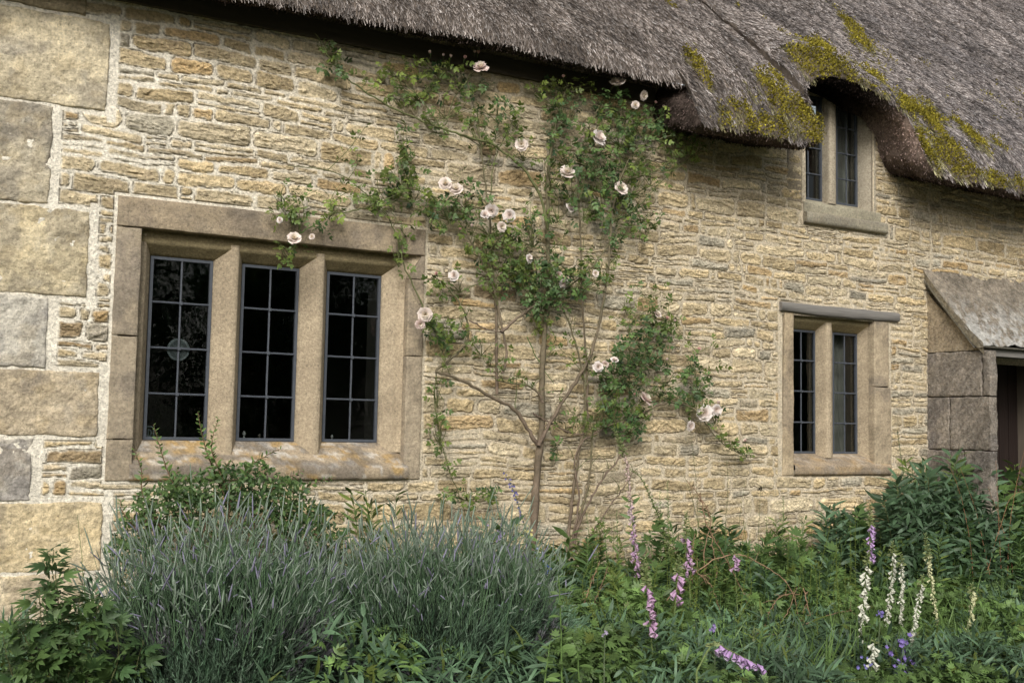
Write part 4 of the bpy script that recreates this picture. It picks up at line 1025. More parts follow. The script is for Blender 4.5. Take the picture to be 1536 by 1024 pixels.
climbing_rose('thick stemmed climbing rose trained over the wall right beside the large window', (800, 800),
    [([(797, 830), (801, 770), (806, 700), (812, 640), (813, 560), (816, 500), (822, 430), (821, 330), (824, 240), (838, 170), (852, 125)], .023, .006, -.09, BARK),
     ([(806, 668), (790, 640), (770, 612), (735, 594), (700, 574), (668, 561), (654, 556), (676, 538), (699, 514), (702, 490), (694, 462), (672, 432), (648, 412)], .011, .003, -.10, BARK),
     ([(814, 604), (806, 588), (790, 578), (764, 574), (744, 570)], .007, .003, -.11, BARK),
     ([(745, 590), (745, 520), (744, 470), (740, 420), (736, 350), (730, 290), (722, 230), (716, 170)], .008, .003, -.07, BARK),
     ([(754, 560), (760, 530), (755, 500), (742, 440), (726, 400), (702, 355), (684, 325), (668, 300)], .007, .003, -.12, BARK),
     ([(752, 498), (775, 478), (800, 460), (838, 440), (872, 415), (900, 385), (925, 350)], .008, .003, -.13, BARK),
     ([(822, 345), (812, 300), (792, 262), (768, 238), (735, 215), (700, 205), (662, 192), (625, 178), (585, 160), (548, 138), (515, 112), (490, 82), (475, 68)], .008, .003, -.10, BARKG*1.1),
     ([(704, 480), (730, 494), (752, 498)], .004, .003, -.11, BARK),
     ([(640, 470), (618, 425), (605, 395), (598, 365), (588, 338), (575, 315), (560, 300), (535, 280), (512, 262), (470, 252), (432, 249)], .004, .002, -.06, BARKG),
     ([(505, 320), (540, 314), (575, 302), (610, 285), (640, 290), (672, 305)], .004, .002, -.08, BARKG),
     ([(415, 288), (432, 308), (446, 334), (452, 350)], .003, .0015, -.07, G_MID), ([(446, 352), (470, 338), (492, 322), (505, 298)], .003, .0015, -.08, G_MID),
     ([(745, 430), (770, 400), (790, 372), (812, 345)], .004, .002, -.12, BARKG), ([(660, 190), (640, 160), (612, 130), (590, 110)], .004, .0018, -.09, BARKG),
     ([(655, 195), (662, 160), (676, 125), (684, 100)], .003, .0015, -.09, BARKG), ([(668, 188), (680, 150), (702, 120), (718, 100)], .003, .0015, -.10, BARKG),
     ([(742, 212), (748, 185), (760, 165)], .003, .0015, -.09, BARKG), ([(735, 300), (742, 240), (760, 200), (775, 170)], .003, .0015, -.09, BARKG),
     ([(655, 558), (652, 600), (660, 650), (672, 700), (690, 745), (700, 780)], .003, .002, -.08, BARKG),
     ([(664, 530), (656, 505), (650, 488)], .003, .002, -.10, BARKG), ([(790, 505), (810, 545), (830, 575)], .003, .0015, -.09, G_MID),
     ([(812, 640), (830, 636), (852, 650)], .004, .003, -.1, BARK), ([(772, 616), (775, 580), (774, 560)], .003, .0015, -.1, BARKG)],
    [(500, 88, 16, 10, 10, 'm', -.10), (510, 100, 10, 14, 10, 'd', -.12), (478, 70, 8, 6, 4, 's', -.10), (590, 105, 30, 12, 16, 'l', -.10), (648, 98, 36, 14, 20, 'l', -.11), (628, 130, 42, 26, 20, 'm', -.10), (600, 148, 22, 14, 8, 's', -.1), (690, 118, 34, 24, 20, 'm', -.12), (668, 160, 40, 22, 14, 's', -.09), (722, 128, 14, 10, 7, 'd', -.12),
     (745, 165, 24, 22, 14, 'd', -.11), (775, 180, 20, 16, 10, 's', -.1), (722, 195, 40, 30, 14, 's', -.10), (785, 225, 24, 20, 12, 's', -.12), (655, 190, 25, 12, 7, 's', -.09),
     (608, 222, 12, 28, 16, 'm', -.11), (604, 262, 26, 22, 26, 'm', -.12), (572, 296, 28, 16, 18, 's', -.09), (620, 290, 34, 16, 18, 's', -.1),
     (424, 296, 10, 16, 8, 'm', -.09), (440, 325, 16, 14, 12, 'm', -.1), (434, 376, 20, 14, 13, 'm', -.11), (416, 326, 10, 6, 4, 'l', -.1), (496, 310, 14, 16, 11, 'l', -.10), (480, 340, 18, 8, 7, 'd', -.1),
     (672, 312, 42, 22, 34, 'm', -.13), (700, 300, 30, 20, 18, 'd', -.12), (650, 322, 24, 14, 12, 'd', -.13), (735, 335, 40, 24, 30, 'm', -.14), (730, 372, 36, 20, 26, 'm', -.13), (762, 352, 22, 14, 12, 's', -.15), (770, 380, 30, 24, 22, 'm', -.13), (752, 410, 34, 18, 12, 's', -.12), (800, 345, 30, 30, 20, 'd', -.11), 
     (805, 398, 36, 22, 30, 'd', -.14), (800, 430, 34, 24, 44, 'd', -.15), (835, 425, 38, 30, 46, 'd', -.16), (870, 425, 34, 20, 26, 'd', -.14), (815, 462, 26, 12, 16, 'd', -.12), (812, 486, 12, 14, 8, 'l', -.10), (855, 400, 28, 16, 16, 'm', -.15), (780, 404, 26, 16, 14, 'm', -.14),
     (598, 372, 14, 34, 12, 's', -.08), (610, 345, 16, 12, 5, 's', -.08), (690, 425, 44, 16, 14, 's', -.09), (662, 425, 18, 12, 6, 'm', -.1), (658, 490, 26, 16, 24, 'm', -.13), (672, 505, 22, 12, 14, 'd', -.12), (722, 520, 20, 16, 11, 'm', -.09), (735, 540, 14, 10, 4, 's', -.09),
     (656, 590, 8, 26, 9, 'm', -.10), (660, 640, 10, 30, 13, 'm', -.1), (672, 690, 8, 18, 5, 's', -.1), (700, 740, 40, 12, 22, 'm', -.14), (738, 738, 12, 10, 5, 'd', -.15),
     (848, 128, 40, 10, 24, 'l', -.12), (830, 148, 26, 12, 12, 's', -.12), (852, 165, 26, 26, 26, 'd', -.13), (828, 190, 26, 20, 16, 'd', -.1), (850, 230, 34, 24, 24, 'm', -.13), (826, 262, 26, 24, 16, 'm', -.12), (858, 280, 30, 26, 22, 'd', -.13), (836, 315, 22, 22, 12, 'm', -.11)],
    [(721, 101, 10), (782, 217, 10), (851, 259, 12), (668, 276, 11), (684, 284, 11), (855, 312, 7), (441, 358, 10), (468, 355, 5), (420, 330, 5), (738, 316, 9), (764, 323, 8), (727, 322, 6), (752, 340, 7), (681, 413, 7), (638, 472, 10), (630, 486, 7), (793, 388, 7), (845, 425, 6), (838, 412, 5)],
    [(645, 80, 5), (665, 84, 4), (676, 86, 5), (697, 88, 5), (712, 79, 4), (717, 80, 5), (655, 412, 5), (690, 345, 4), (708, 340, 5), (862, 103, 5), (870, 106, 5), (845, 116, 4), (702, 300, 4)])

climbing_rose('slender many stemmed climbing rose reaching the thatch step with dark foliage', (858, 812),
    [([(850, 830), (856, 770), (862, 720), (868, 680), (876, 640), (878, 600), (874, 560), (862, 510), (848, 472), (838, 450)], .010, .004, -.10, BARK),
     ([(808, 668), (822, 640), (845, 600), (868, 566), (886, 530), (900, 480), (908, 430), (914, 385), (917, 330), (930, 270), (955, 225), (1000, 205), (1040, 195)], .011, .003, -.13, BARK),
     ([(882, 640), (881, 600), (880, 545), (874, 470), (872, 400), (870, 330), (868, 260), (880, 200), (905, 150), (922, 128)], .007, .003, -.09, BARK),
     ([(860, 830), (868, 780), (880, 740), (886, 700), (888, 660), (890, 640)], .008, .005, -.12, BARK),
     ([(858, 815), (866, 770), (868, 740), (862, 700), (868, 670), (890, 650), (915, 640)], .006, .003, -.13, BARK),
     ([(862, 800), (884, 752), (905, 716), (925, 692), (934, 670), (936, 640)], .006, .003, -.14, BARK),
     ([(878, 820), (900, 780), (925, 745), (942, 722), (950, 705)], .005, .002, -.15, BARK),
     ([(800, 620), (830, 636), (860, 650), (880, 648), (900, 634)], .005, .003, -.11, BARK),
     ([(905, 640), (935, 632), (962, 622), (985, 608), (1010, 604), (1035, 610), (1055, 630), (1070, 650), (1088, 668), (1112, 680)], .007, .002, -.13, BARK),
     ([(945, 600), (944, 540), (944, 490), (946, 455)], .003, .0015, -.1, BARKG), ([(960, 560), (970, 520), (985, 490), (1000, 478)], .004, .002, -.12, BARKG),
     ([(1040, 605), (1044, 570), (1042, 545), (1046, 528)], .003, .0015, -.12, BARKG), ([(990, 605), (1000, 560), (1005, 520)], .003, .0015, -.12, BARKG),
     ([(930, 270), (970, 262), (1010, 240), (1040, 215), (1050, 190)], .004, .002, -.12, BARKG), ([(917, 330), (950, 318), (975, 290), (1000, 265), (1030, 240), (1055, 222)], .004, .0015, -.11, BARKG),
     ([(868, 260), (900, 232), (950, 218), (1010, 228)], .004, .002, -.11, BARKG), ([(870, 300), (880, 260), (900, 230), (925, 200), (935, 170)], .004, .002, -.12, BARKG), ([(900, 290), (905, 330), (900, 370)], .003, .0015, -.1, BARKG)],
    [(905, 150, 24, 18, 18, 'd', -.13), (940, 168, 22, 14, 14, 'm', -.13), (925, 138, 16, 8, 8, 'd', -.14), (960, 184, 44, 22, 40, 'd', -.14), (985, 178, 22, 14, 14, 'd', -.13), (930, 200, 40, 24, 32, 'm', -.14), (892, 190, 26, 26, 20, 'm', -.13), (1045, 188, 26, 10, 15, 'l', -.13), (1010, 170, 14, 8, 6, 'l', -.13), (1020, 205, 30, 18, 10, 's', -.11), (1000, 235, 44, 26, 16, 's', -.11), (1045, 225, 20, 14, 6, 's', -.1),
     (900, 240, 44, 28, 44, 'd', -.14), (945, 232, 34, 24, 26, 'm', -.14), (905, 275, 36, 26, 30, 'd', -.13), (945, 275, 32, 28, 26, 'm', -.13), (975, 262, 26, 20, 10, 's', -.11), (925, 312, 30, 24, 28, 'd', -.13), (962, 322, 24, 14, 16, 'd', -.12), (970, 345, 22, 12, 10, 'm', -.12), (930, 345, 18, 18, 12, 'd', -.12), (875, 305, 18, 26, 12, 'm', -.11), (900, 390, 22, 18, 8, 's', -.1),
     (940, 460, 10, 12, 5, 'm', -.10), (982, 478, 34, 12, 22, 'm', -.13), (972, 505, 32, 22, 36, 'd', -.14), (1005, 490, 18, 12, 9, 'm', -.13), (960, 530, 36, 22, 42, 'd', -.15), (985, 545, 24, 12, 12, 'd', -.13), (925, 555, 26, 22, 32, 'd', -.14), (910, 570, 18, 14, 14, 'd', -.13), (950, 568, 28, 16, 22, 'd', -.14), (1000, 566, 26, 14, 12, 'm', -.13), (990, 585, 30, 14, 14, 'd', -.12), (910, 600, 22, 20, 18, 'm', -.13), (925, 622, 26, 18, 30, 'd', -.15), (942, 640, 22, 14, 20, 'd', -.15), (948, 605, 24, 16, 16, 'm', -.15),
     (1040, 545, 18, 14, 11, 'd', -.13), (1048, 575, 16, 20, 14, 'd', -.13), (1030, 592, 30, 12, 20, 'd', -.13), (1050, 608, 22, 10, 14, 'm', -.14), (1072, 622, 12, 16, 7, 'd', -.14), (1110, 672, 14, 10, 8, 's', -.12), (1120, 675, 8, 8, 4, 'm', -.12), (850, 640, 12, 8, 5, 's', -.1), (838, 672, 9, 12, 5, 'd', -.1), (1094, 660, 10, 12, 5, 's', -.12), (900, 800, 18, 14, 14, 'm', -.2)],
    [(926, 123, 11), (965, 143, 8), (953, 158, 6), (897, 207, 11), (872, 208, 5), (931, 283, 11), (893, 410, 5), (985, 471, 8), (897, 550, 7), (908, 546, 5), (968, 598, 9), (1057, 620, 10), (1074, 614, 8), (1035, 638, 8), (922, 540, 5)],
    [(918, 101, 5), (925, 103, 5), (983, 155, 4), (995, 161, 4), (1048, 525, 5), (934, 590, 4), (952, 592, 4), (1000, 478, 5), (1012, 482, 4), (1078, 605, 5), (1118, 662, 5), (1000, 540, 4), (922, 528, 3)])

# ---- small leaved shrub under the large window
def small_shrub():
    base = at(330, 800, -.4); base[2] = -.1
    root = empty('evergreen_shrub', base); tag(root, 'low dark small leaved shrub against the wall under the large window sill', 'shrub')
    LT = leaf_tpl(.45, 3, .15, .2)
    gl = Geo(); gs = Geo()
    for (cx, cy, rx, ry, n) in ((330, 735, 90, 30, 800), (400, 742, 60, 34, 600), (260, 760, 60, 34, 520), (450, 775, 50, 24, 450), (215, 800, 40, 30, 300), (340, 790, 140, 60, 1500), (490, 800, 30, 20, 120), (185, 830, 25, 25, 150), (370, 705, 40, 12, 130)):
        leaf_cloud(gl, LT, cx, cy, rx, ry, -.42, .22, n, .034, (G_DARK*1.0, G_MID*1.2))
    for (pts, Y) in (([(345, 760), (318, 700), (304, 655), (297, 618)], -.45), ([(345, 740), (322, 690), (318, 660), (328, 628)], -.5), ([(290, 770), (255, 715), (240, 670), (230, 637)], -.5), ([(360, 735), (375, 700), (398, 684), (422, 672)], -.5), ([(240, 790), (215, 745), (212, 705), (200, 672)], -.45), ([(400, 750), (450, 735), (478, 722), (500, 716)], -.4), ([(440, 770), (500, 772), (540, 778)], -.4), ([(210, 800), (185, 770), (180, 750)], -.5),
                     ([(470, 800), (520, 812), (548, 820)], -.5), ([(400, 740), (430, 718), (455, 706)], -.35), ([(330, 740), (338, 700), (350, 690)], -.4), ([(270, 760), (262, 725), (268, 700)], -.45)):
        P = pxpath(pts, Y, 24, .004); gs.tube(P, np.linspace(.004, .0015, 24), np.array([.16, .10, .06]), 4)
        leaves_along(gl, leaf_tpl(.44, 3, .15, .2), P, .0105, .062, (G_MID*.9, G_MID*1.7), 1.0, start=.15)
    for _ in range(26):
        px = RD.uniform(190, 480); P = np.array([base+[RD.normal(0, .15), RD.normal(0, .08), .05], at(px, RD.uniform(745, 800), -.4+RD.normal(0, .1))]); gs.tube(smooth_path(P, 6), np.linspace(.007, .003, 6), np.array([.12, .08, .05]), 4)
    shift(gs, base).build('stem', M_STEM, root); shift(gl, base).build('foliage', M_LEAF, root)
small_shrub()

# ---- lavender
def lavender(label, cx, cy, rx, ry, h, z0, nshoot, nflower, seed):
    r = np.random.default_rng(seed); base = np.array([cx, cy, -.1]); root = empty('lavender_bush', base); tag(root, label, 'lavender', 'lavender bushes')
    def dome(n, lo=0., hi=1.75, k=1.):
        th = r.uniform(0, 2*pi, n); ph = np.arccos(1-r.random(n)*(1-cos(hi)))
        lump = 1+.16*(fbm(th*1.6+10, ph*3, seed, 3)-.5)*2
        rad = r.uniform(.72, 1.0, n)*lump*k
        e = np.stack([rx*np.sin(ph)*np.cos(th)*rad, ry*np.sin(ph)*np.sin(th)*rad, h*np.cos(ph)*rad+z0], 1)
        out = np.stack([np.sin(ph)*np.cos(th), np.sin(ph)*np.sin(th), np.cos(ph)], 1)
        return e, out, ph
    # leafy shoot template
    parts = [(np.array([(-.006, 0, 0), (.006, 0, 0), (.004, 1, 0), (-.004, 1, 0)]), np.array([[0, 1, 2, 3]]), np.ones((4, 3))*.9)]
    for k in range(15):
        y = .1+.9*k/15; a = k*2.4; v, q, s = xf(NEEDLE, 0, .30*(1-.35*k/15), (0, 0, 0)); tl = .62-.25*k/15
        v = np.stack([v[:, 0], v[:, 1]*cos(tl)-v[:, 2]*0, v[:, 1]*sin(tl)+v[:, 2]], 1); ca, sa = cos(a), sin(a)
        v = np.stack([v[:, 0]*ca-v[:, 2]*sa, v[:, 1]+y, v[:, 0]*sa+v[:, 2]*ca], 1); parts.append((v, q, s*(.65+.5*k/15)))
    SHOOT = merge_tpl(parts)
    g = Geo(); e, out, ph = dome(nshoot)
    d = out*.75+np.array([0, 0, .8])+r.normal(0, .33, (nshoot, 3)); L_ = r.uniform(.10, .19, nshoot)
    dn = d/np.linalg.norm(d, axis=1, keepdims=True)
    hole = fbm(e[:, 0]*5.5+3, e[:, 2]*6+e[:, 1]*3, seed+9, 3) > .40
    q = r.random((nshoot, 1)); tone = fbm(e[:, 0]*6, e[:, 2]*6, seed+1, 3)[:, None]
    C = (np.array([.075, .15, .08])*(1-q)+np.array([.17, .25, .17])*q)*(.5+1.0*tone)
    dry = (fbm(e[:, 0]*4+7, e[:, 2]*5, seed+2, 3)[:, None] > .56) & (e[:, 2:3] < z0+h*.62)
    C = np.where(dry, np.array([.16, .155, .17])*(.5+.8*q), C)
    g.inst(SHOOT, (e-dn*L_[:, None]*.6)[hole], basis(d, out, r.uniform(0, 6, nshoot))[hole], L_[hole], C[hole])
    # inner dark shoots
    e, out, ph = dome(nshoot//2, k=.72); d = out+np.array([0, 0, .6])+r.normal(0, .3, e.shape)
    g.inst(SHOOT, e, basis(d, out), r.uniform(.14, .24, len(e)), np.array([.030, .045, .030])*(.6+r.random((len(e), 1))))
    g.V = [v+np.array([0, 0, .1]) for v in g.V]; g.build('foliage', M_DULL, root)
    # woody branches
    g = Geo()
    for _ in range(60):
        a = r.uniform(0, 2*pi); rr = r.uniform(.3, .75); p1 = np.array([rx*rr*cos(a), ry*rr*sin(a), .1+z0+h*.5*(1-rr)+r.uniform(0, .1)])
        g.tube(smooth_path([(0.1*cos(a), .1*sin(a), 0), p1*np.array([.6, .6, .5]), p1], 7), np.linspace(.009, .003, 7), np.array([.10, .085, .065]), 4)
    g.build('branch', M_STEM, root)
    # flower stalks with spikes
    g = Geo(); e, out, ph = dome(nflower, hi=1.12)
    lean = out*.30+np.array([0, 0, 1.])+r.normal(0, .14, e.shape); lean /= np.linalg.norm(lean, axis=1, keepdims=True)
    L_ = r.uniform(.12, .30, nflower); 
    prof = [(.0, .0022), (.6, .0018), (.80, .0018), (.82, .005), (.87, .006), (.93, .0055), (.98, .0035), (1., .0008)]
    cl = fbm(e[:, 0]*5, e[:, 1]*5, seed+5, 3)*1.3
    for i in range(nflower):
        p = e[i]; b = lean[i]; bend = r.normal(0, .07, 3)
        hh = L_[i]*(.6+.8*cl[i]); t = np.array([k for k, _ in prof]); w = np.array([k for _, k in prof])*r.uniform(.4, .8)
        if r.random() < .45: w = np.minimum(w, .0036)
        P = p+b*(t*hh)[:, None]+bend*(t**2)[:, None]
        cs = np.array([.11, .185, .095])*r.uniform(.7, 1.4); cf = (np.array([.24, .23, .31]) if r.random() < .13 else np.array([.20, .25, .19]))*r.uniform(.7, 1.3)
        cc = np.array([cs]*3+[cf]*5); g.tube(P, w, cc, 4)
    g.V = [v+np.array([0, 0, .1]) for v in g.V]; g.build('flower_spikes', M_DULL, root)
    return root
pl1 = at(345, 800, -1.55); pl2 = at(655, 800, -1.38)
lavender('large grey green lavender mound in front of the left window, standing left of the other', pl1[0], pl1[1], .60, .50, .62, .36, 6200, 1500, 31)
lavender('spreading lavender mound to the left of the thick rose stem', pl2[0], pl2[1], .82, .52, .55, .36, 7000, 1800, 32)

# ---- generic plants
def sprig_plant(name, label, cat, stems, leaf, spacing, size, cols, Y, stemcol=BARKG, r0=.004, group=None, ang=1., pair=False, mat=None, start=.1, taper=True):
    b = at(stems[0][0][0], stems[0][0][1], Y); b[2] = -.1
    root = empty(name, b); tag(root, label, cat, group)
    gs = Geo(); gl = Geo()
    for pts in stems:
        P = pxpath(pts, Y, max(20, len(pts)*8), .004)
        # carry the stem down to the ground
        low = P[0].copy(); low[2] = -.1; low[:2] = low[:2]*.5+b[:2]*.5
        P = np.concatenate([smooth_path([low, (low+P[0])/2+RD.normal(0, .02, 3), P[0]], 8)[:-1], P])
        gs.tube(P, np.linspace(r0, r0*.35, len(P)), stemcol, 5)
        if leaf is not None: leaves_along(gl, leaf, P, spacing, size, cols, ang, start=start, pair=pair, taper=taper)
    shift(gs, b).build('stem', M_STEM, root)
    if gl.V: shift(gl, b).build('foliage', mat or M_LEAF, root)
    return root, b

sprig_plant('leafy_weed', 'tall lobed leaved weed growing at the bottom left corner by the quoins', 'weed',
    [[(88, 1000), (90, 930), (84, 870), (80, 822)], [(60, 1030), (40, 960), (20, 930)], [(130, 1030), (138, 950), (150, 900)], [(30, 1040), (12, 990), (4, 950)], [(100, 1030), (112, 960), (120, 890)], [(160, 1040), (178, 980), (170, 930)], [(70, 1030), (64, 960), (58, 880)], [(110, 1040), (60, 1000), (30, 985)], [(150, 1040), (120, 1000), (100, 975)], [(200, 1040), (205, 1000), (215, 960)]],
    LOBED, .012, .105, (G_DARK*1.2, G_MID*1.2), -1.85, ang=1.25, taper=False)
sprig_plant('grass_stalk', 'single thin green stalk rising in front of the lowest quoins', 'grass', [[(128, 900), (122, 830), (116, 772)]], NEEDLE, .012, .02, (G_MID, G_MID), -1.2, G_MID, .0025)

BIG = leaf_tpl(.34, 5, .3, .2)
sprig_plant('broad_leaf_plant', 'upright plant with whorls of broad pointed leaves at the edge of the lavender', 'plant',
    [[(843, 1040), (842, 960), (840, 900), (838, 862)], [(870, 1040), (866, 980), (858, 950)], [(815, 1040), (822, 985), (826, 960)]], BIG, .020, .125, (G_MID*.9, G_MID*1.5), -2.2, G_MID, .006, ang=1.3)
sprig_plant('broad_leaf_plant', 'low plant with a pale unopened lilac bud beside the broad whorled leaves', 'plant',
    [[(905, 1040), (906, 990), (905, 955)], [(935, 1040), (930, 1000), (925, 975)]], BIG, .022, .10, (G_DARK*1.4, G_MID), -2.1, G_MID, .004, ang=1.3)

# upright leafy herbs that fill the border (prototype copied)
def herb(seed, h, leaf, spacing, size, cols, nst=3, spread=.09, stemcol=G_MID, ang=.95, pair=False):
    r = np.random.default_rng(seed); root = empty('leafy_herb'); gs = Geo(); gl = Geo()
    for k in range(nst+2):
        a = r.uniform(0, 2*pi); lean = np.array([cos(a), sin(a), 0])*r.uniform(.2, 1)*spread*2; hh = h*r.uniform(.6, 1)
        P = smooth_path([np.array([0, 0, 0.])+lean*.2, lean*.5+np.array([0, 0, hh*.5]), lean+np.array([0, 0, hh])+r.normal(0, .02, 3)], 22)
        gs.tube(P, np.linspace(.0042, .0015, 22), stemcol*r.uniform(.8, 1.3), 4); leaves_along(gl, leaf, P, spacing, size*1.3, cols, ang, start=.12, pair=pair, taper=False)
    gs.build('stem', M_STEM, root); gl.build('foliage', M_LEAF, root); return root
def copy_tree(o, parent=None):
    c = o.copy(); COL.objects.link(c); c.parent = parent
    for ch in list(o.children): copy_tree(ch, c)
    return c
protos = [herb(51, .85, LANCE, .013, .065, (G_MID*.9, G_MID*1.6)), herb(52, .80, leaf_tpl(.2, 4, .3, .1), .009, .07, (G_BLUE*.9, G_BLUE*1.5), 4), herb(53, .75, LOBED, .020, .075, (G_DARK*1.2, G_MID*1.3), 3),
          herb(54, .9, leaf_tpl(.2, 3, .2, .1), .010, .05, (G_MID, G_LIGHT*.9), 6), herb(55, .8, leaf_tpl(.2, 4, .35, .2), .011, .056, (G_DARK*1.3, G_MID*1.3), 5, pair=True)]
HL = ['narrow leaved green herb', 'blue green fine leaved herb', 'lobed leaved herb', 'pale green slender herb', 'dark paired leaf herb']
r = np.random.default_rng(77); used = [False]*5; k = 0
for xx in np.arange(.9, 8.9, .115):
    for yy in (-.38, -.80, -1.25, -1.7):
        x = xx+r.uniform(-.08, .08); y = yy+r.uniform(-.15, .15)
        if x < 3.1 and y < -.7: continue
        if x < 2.4 and r.random() < .6: continue
        if 1 < x < 3.3 and y > -.5 and r.random() < .5: continue
        px, py = proj(np.array([x, y, .5]))
        if not (-20 < px < 1560): continue
        i = r.integers(0, 5)
        if used[i]: o = copy_tree(protos[i])
        else: o = protos[i]; used[i] = True
        o.location = (x, y, -.1); o.rotation_euler = (0, 0, r.uniform(0, 6.28))
        tall = 1.0 if px < 1300 else 1.0+.30*min(1, (px-1300)/100)
        s = (r.uniform(1.05, 1.55) if y > -.6 else r.uniform(.9, 1.15) if y > -1.1 else r.uniform(.52, .75))*tall
        if px > 1240 and y < -1: s *= .8
        o.scale = (s, s, s)
        tag(o, HL[i]+' standing in the dense flower border below the wall', 'herb', 'upright herbs filling the border'); k += 1

# ---- foxgloves
def bell_mesh(outer, inner, seed):
    g = Geo(); n = 10; t = np.array([0, .12, .35, .6, .82, 1.0]); rr = np.array([.10, .17, .21, .25, .30, .42])
    th = np.arange(n+1)*2*pi/n; V = []; C = []
    for a, b in zip(t, rr):
        lip = 1+.12*np.cos(th*2.5) if a == 1 else 1.
        V.append(np.stack([b*np.cos(th)*lip, b*np.sin(th)*lip, -a+.10*(a == 1)*np.cos(th-.5)], 1)); C.append(np.repeat((np.array(outer)*(.8+.25*a))[None], n+1, 0))
    for a, b in zip(t[::-1][:4], rr[::-1][:4]*.93):
        V.append(np.stack([b*np.cos(th), b*np.sin(th), -a+.02+0*th], 1)); C.append(np.repeat((np.array(inner)*(.5+.5*a))[None], n+1, 0))
    V = np.array(V); C = np.array(C); g.add(V.reshape(-1, 3), grid_faces(len(V), n+1), C.reshape(-1, 3))
    for i in range(5):
        a = 2*pi*i/5; v, q, s = leaf_tpl(.5, 2, -.1, .1); v = v*.28; v = np.stack([v[:, 0], v[:, 1]*.6, -v[:, 1]*.7], 1); ca, sa = cos(a), sin(a)
        g.add(np.stack([v[:, 0]*ca-v[:, 1]*sa, v[:, 0]*sa+v[:, 1]*ca, v[:, 2]+.02], 1), q, np.array([.10, .16, .05])*s)
    o = g.build('bell', M_PETAL); me = o.data; bpy.data.objects.remove(o); return me
B_PUR = bell_mesh((.60, .38, .56), (.70, .58, .66), 1); B_PAL = bell_mesh((.66, .50, .56), (.72, .62, .6), 2); B_WHT = bell_mesh((.78, .78, .66), (.8, .8, .7), 3); B_CRM = bell_mesh((.72, .72, .44), (.75, .75, .5), 4); B_LIL = bell_mesh((.58, .38, .66), (.7, .6, .75), 5); B_PNK = bell_mesh((.70, .55, .50), (.75, .62, .55), 6)
BUDTPL = leaf_tpl(.55, 3, -.1, .5)
def foxglove(label, pts, Y, zones, buds=(0., .25), size=.034, group='foxgloves in the border', r0=.0055, leafn=True, dens=1., seed=None, leafcol=(G_MID, G_MID*1.4)):
    """pts from the base to the tip ; zones (t0,t1,mesh,size) measured from the tip along the visible path"""
    P = pxpath(pts, Y, 60, .002); b = P[0].copy(); b[2] = -.1
    root = empty('foxglove', b); tag(root, label, 'foxglove', group)
    low = P[0].copy(); low[2] = -.1
    Pf = np.concatenate([smooth_path([low, (low+P[0])/2, P[0]], 8)[:-1], P]); g = Geo()
    g.tube(Pf, np.linspace(r0, .0016, len(Pf)), np.array([.13, .17, .06]), 6); shift(g, b).build('stem', M_STEM, root)
    seg = np.linalg.norm(np.diff(P, axis=0), axis=1); s = np.concatenate([[0], np.cumsum(seg)]); Lt = s[-1]
    def ptn(t): return np.array([np.interp((1-t)*Lt, s, P[:, i]) for i in range(3)])
    gb = Geo(); t = buds[0]; k = 0
    while t < buds[1]:
        p = ptn(t); a = k*2.4; sz = .006+.014*(t-buds[0])/max(.05, buds[1]-buds[0]); d = np.array([cos(a), sin(a), -.2+.9*(1-(t-buds[0])/max(.05, buds[1]-buds[0]))])
        for sgn in (0, 2.1, 4.2): gb.inst(BUDTPL, [p+d*.002], basis(d[None], np.array([cos(a+sgn), sin(a+sgn), .5])), [sz*1.8], np.array([[.24, .28, .12]])*RD.uniform(.8, 1.3))
        t += .0045/Lt*1.3/dens; k += 1
    if gb.V: shift(gb, b).build('buds', M_LEAF, root)
    for (t0, t1, me, sz) in zones:
        t = t0; k = 0
        while t < t1:
            p = ptn(t); a = -pi/2+RD.normal(0, .9) if k % 3 else RD.uniform(0, 6.28)
            o = bpy.data.objects.new('bell', me); COL.objects.link(o); o.parent = root
            d = Vector((cos(a)*.8, sin(a)*.8, -.75+RD.normal(0, .12)))
            o.rotation_mode = 'QUATERNION'; o.rotation_quaternion = (-d).to_track_quat('Z', 'Y'); o.location = Vector(p-b)+d*sz*.12; q = 1.2*sz*RD.uniform(.75, 1.15); o.scale = (q*.85, q*.85, q)
            t += sz*.42/Lt/dens; k += 1
    if leafn:
        gl = Geo(); leaves_along(gl, LANCE, Pf[:-30], .022, .085, leafcol, 1.0, start=.0, taper=False)
        # small bracts up the stalk
        leaves_along(gl, leaf_tpl(.35, 3, .2, .2), Pf, .016, .022, leafcol, 1.0, start=.25)
        shift(gl, b).build('foliage', M_LEAF, root)
    return root
foxglove('tall curving foxglove, pale buds at its bent tip and mauve bells lower down', [(962, 920), (955, 860), (950, 800), (944, 740), (938, 690), (926, 655), (919, 643)], -.55, [(.14, .42, B_PNK, .018), (.42, .56, B_PAL, .022), (.56, .80, B_PUR, .028)], (0, .16), seed=1)
foxglove('purple foxglove with its bells just in front of the brown dried stems', [(1040, 960), (1034, 880), (1030, 820), (1029, 768)], -1.2, [(.18, .46, B_PUR, .036)], (0, .20))
foxglove('mauve foxglove rising behind and right of the nearest purple one', [(1014, 1000), (1012, 930), (1015, 880), (1019, 832)], -1.5, [(.16, .42, B_PUR, .036)], (0, .18))
foxglove('large mauve foxglove nearest the lavender with yellowish buds above', [(985, 1030), (977, 960), (972, 900), (966, 838)], -1.9, [(.20, .56, B_PUR, .036)], (0, .22))
foxglove('foxglove leaning low at the bottom of the border, lilac bells pointing right', [(1045, 1005), (1070, 966), (1095, 975), (1120, 988), (1140, 998)], -2.5, [(.0, .62, B_LIL, .032)], (.62, .7), leafn=False)
foxglove('small pink foxglove half hidden by the dried bramble', [(1108, 950), (1104, 880), (1101, 825)], -1.2, [(.05, .20, B_PUR, .03)], (0, .06))
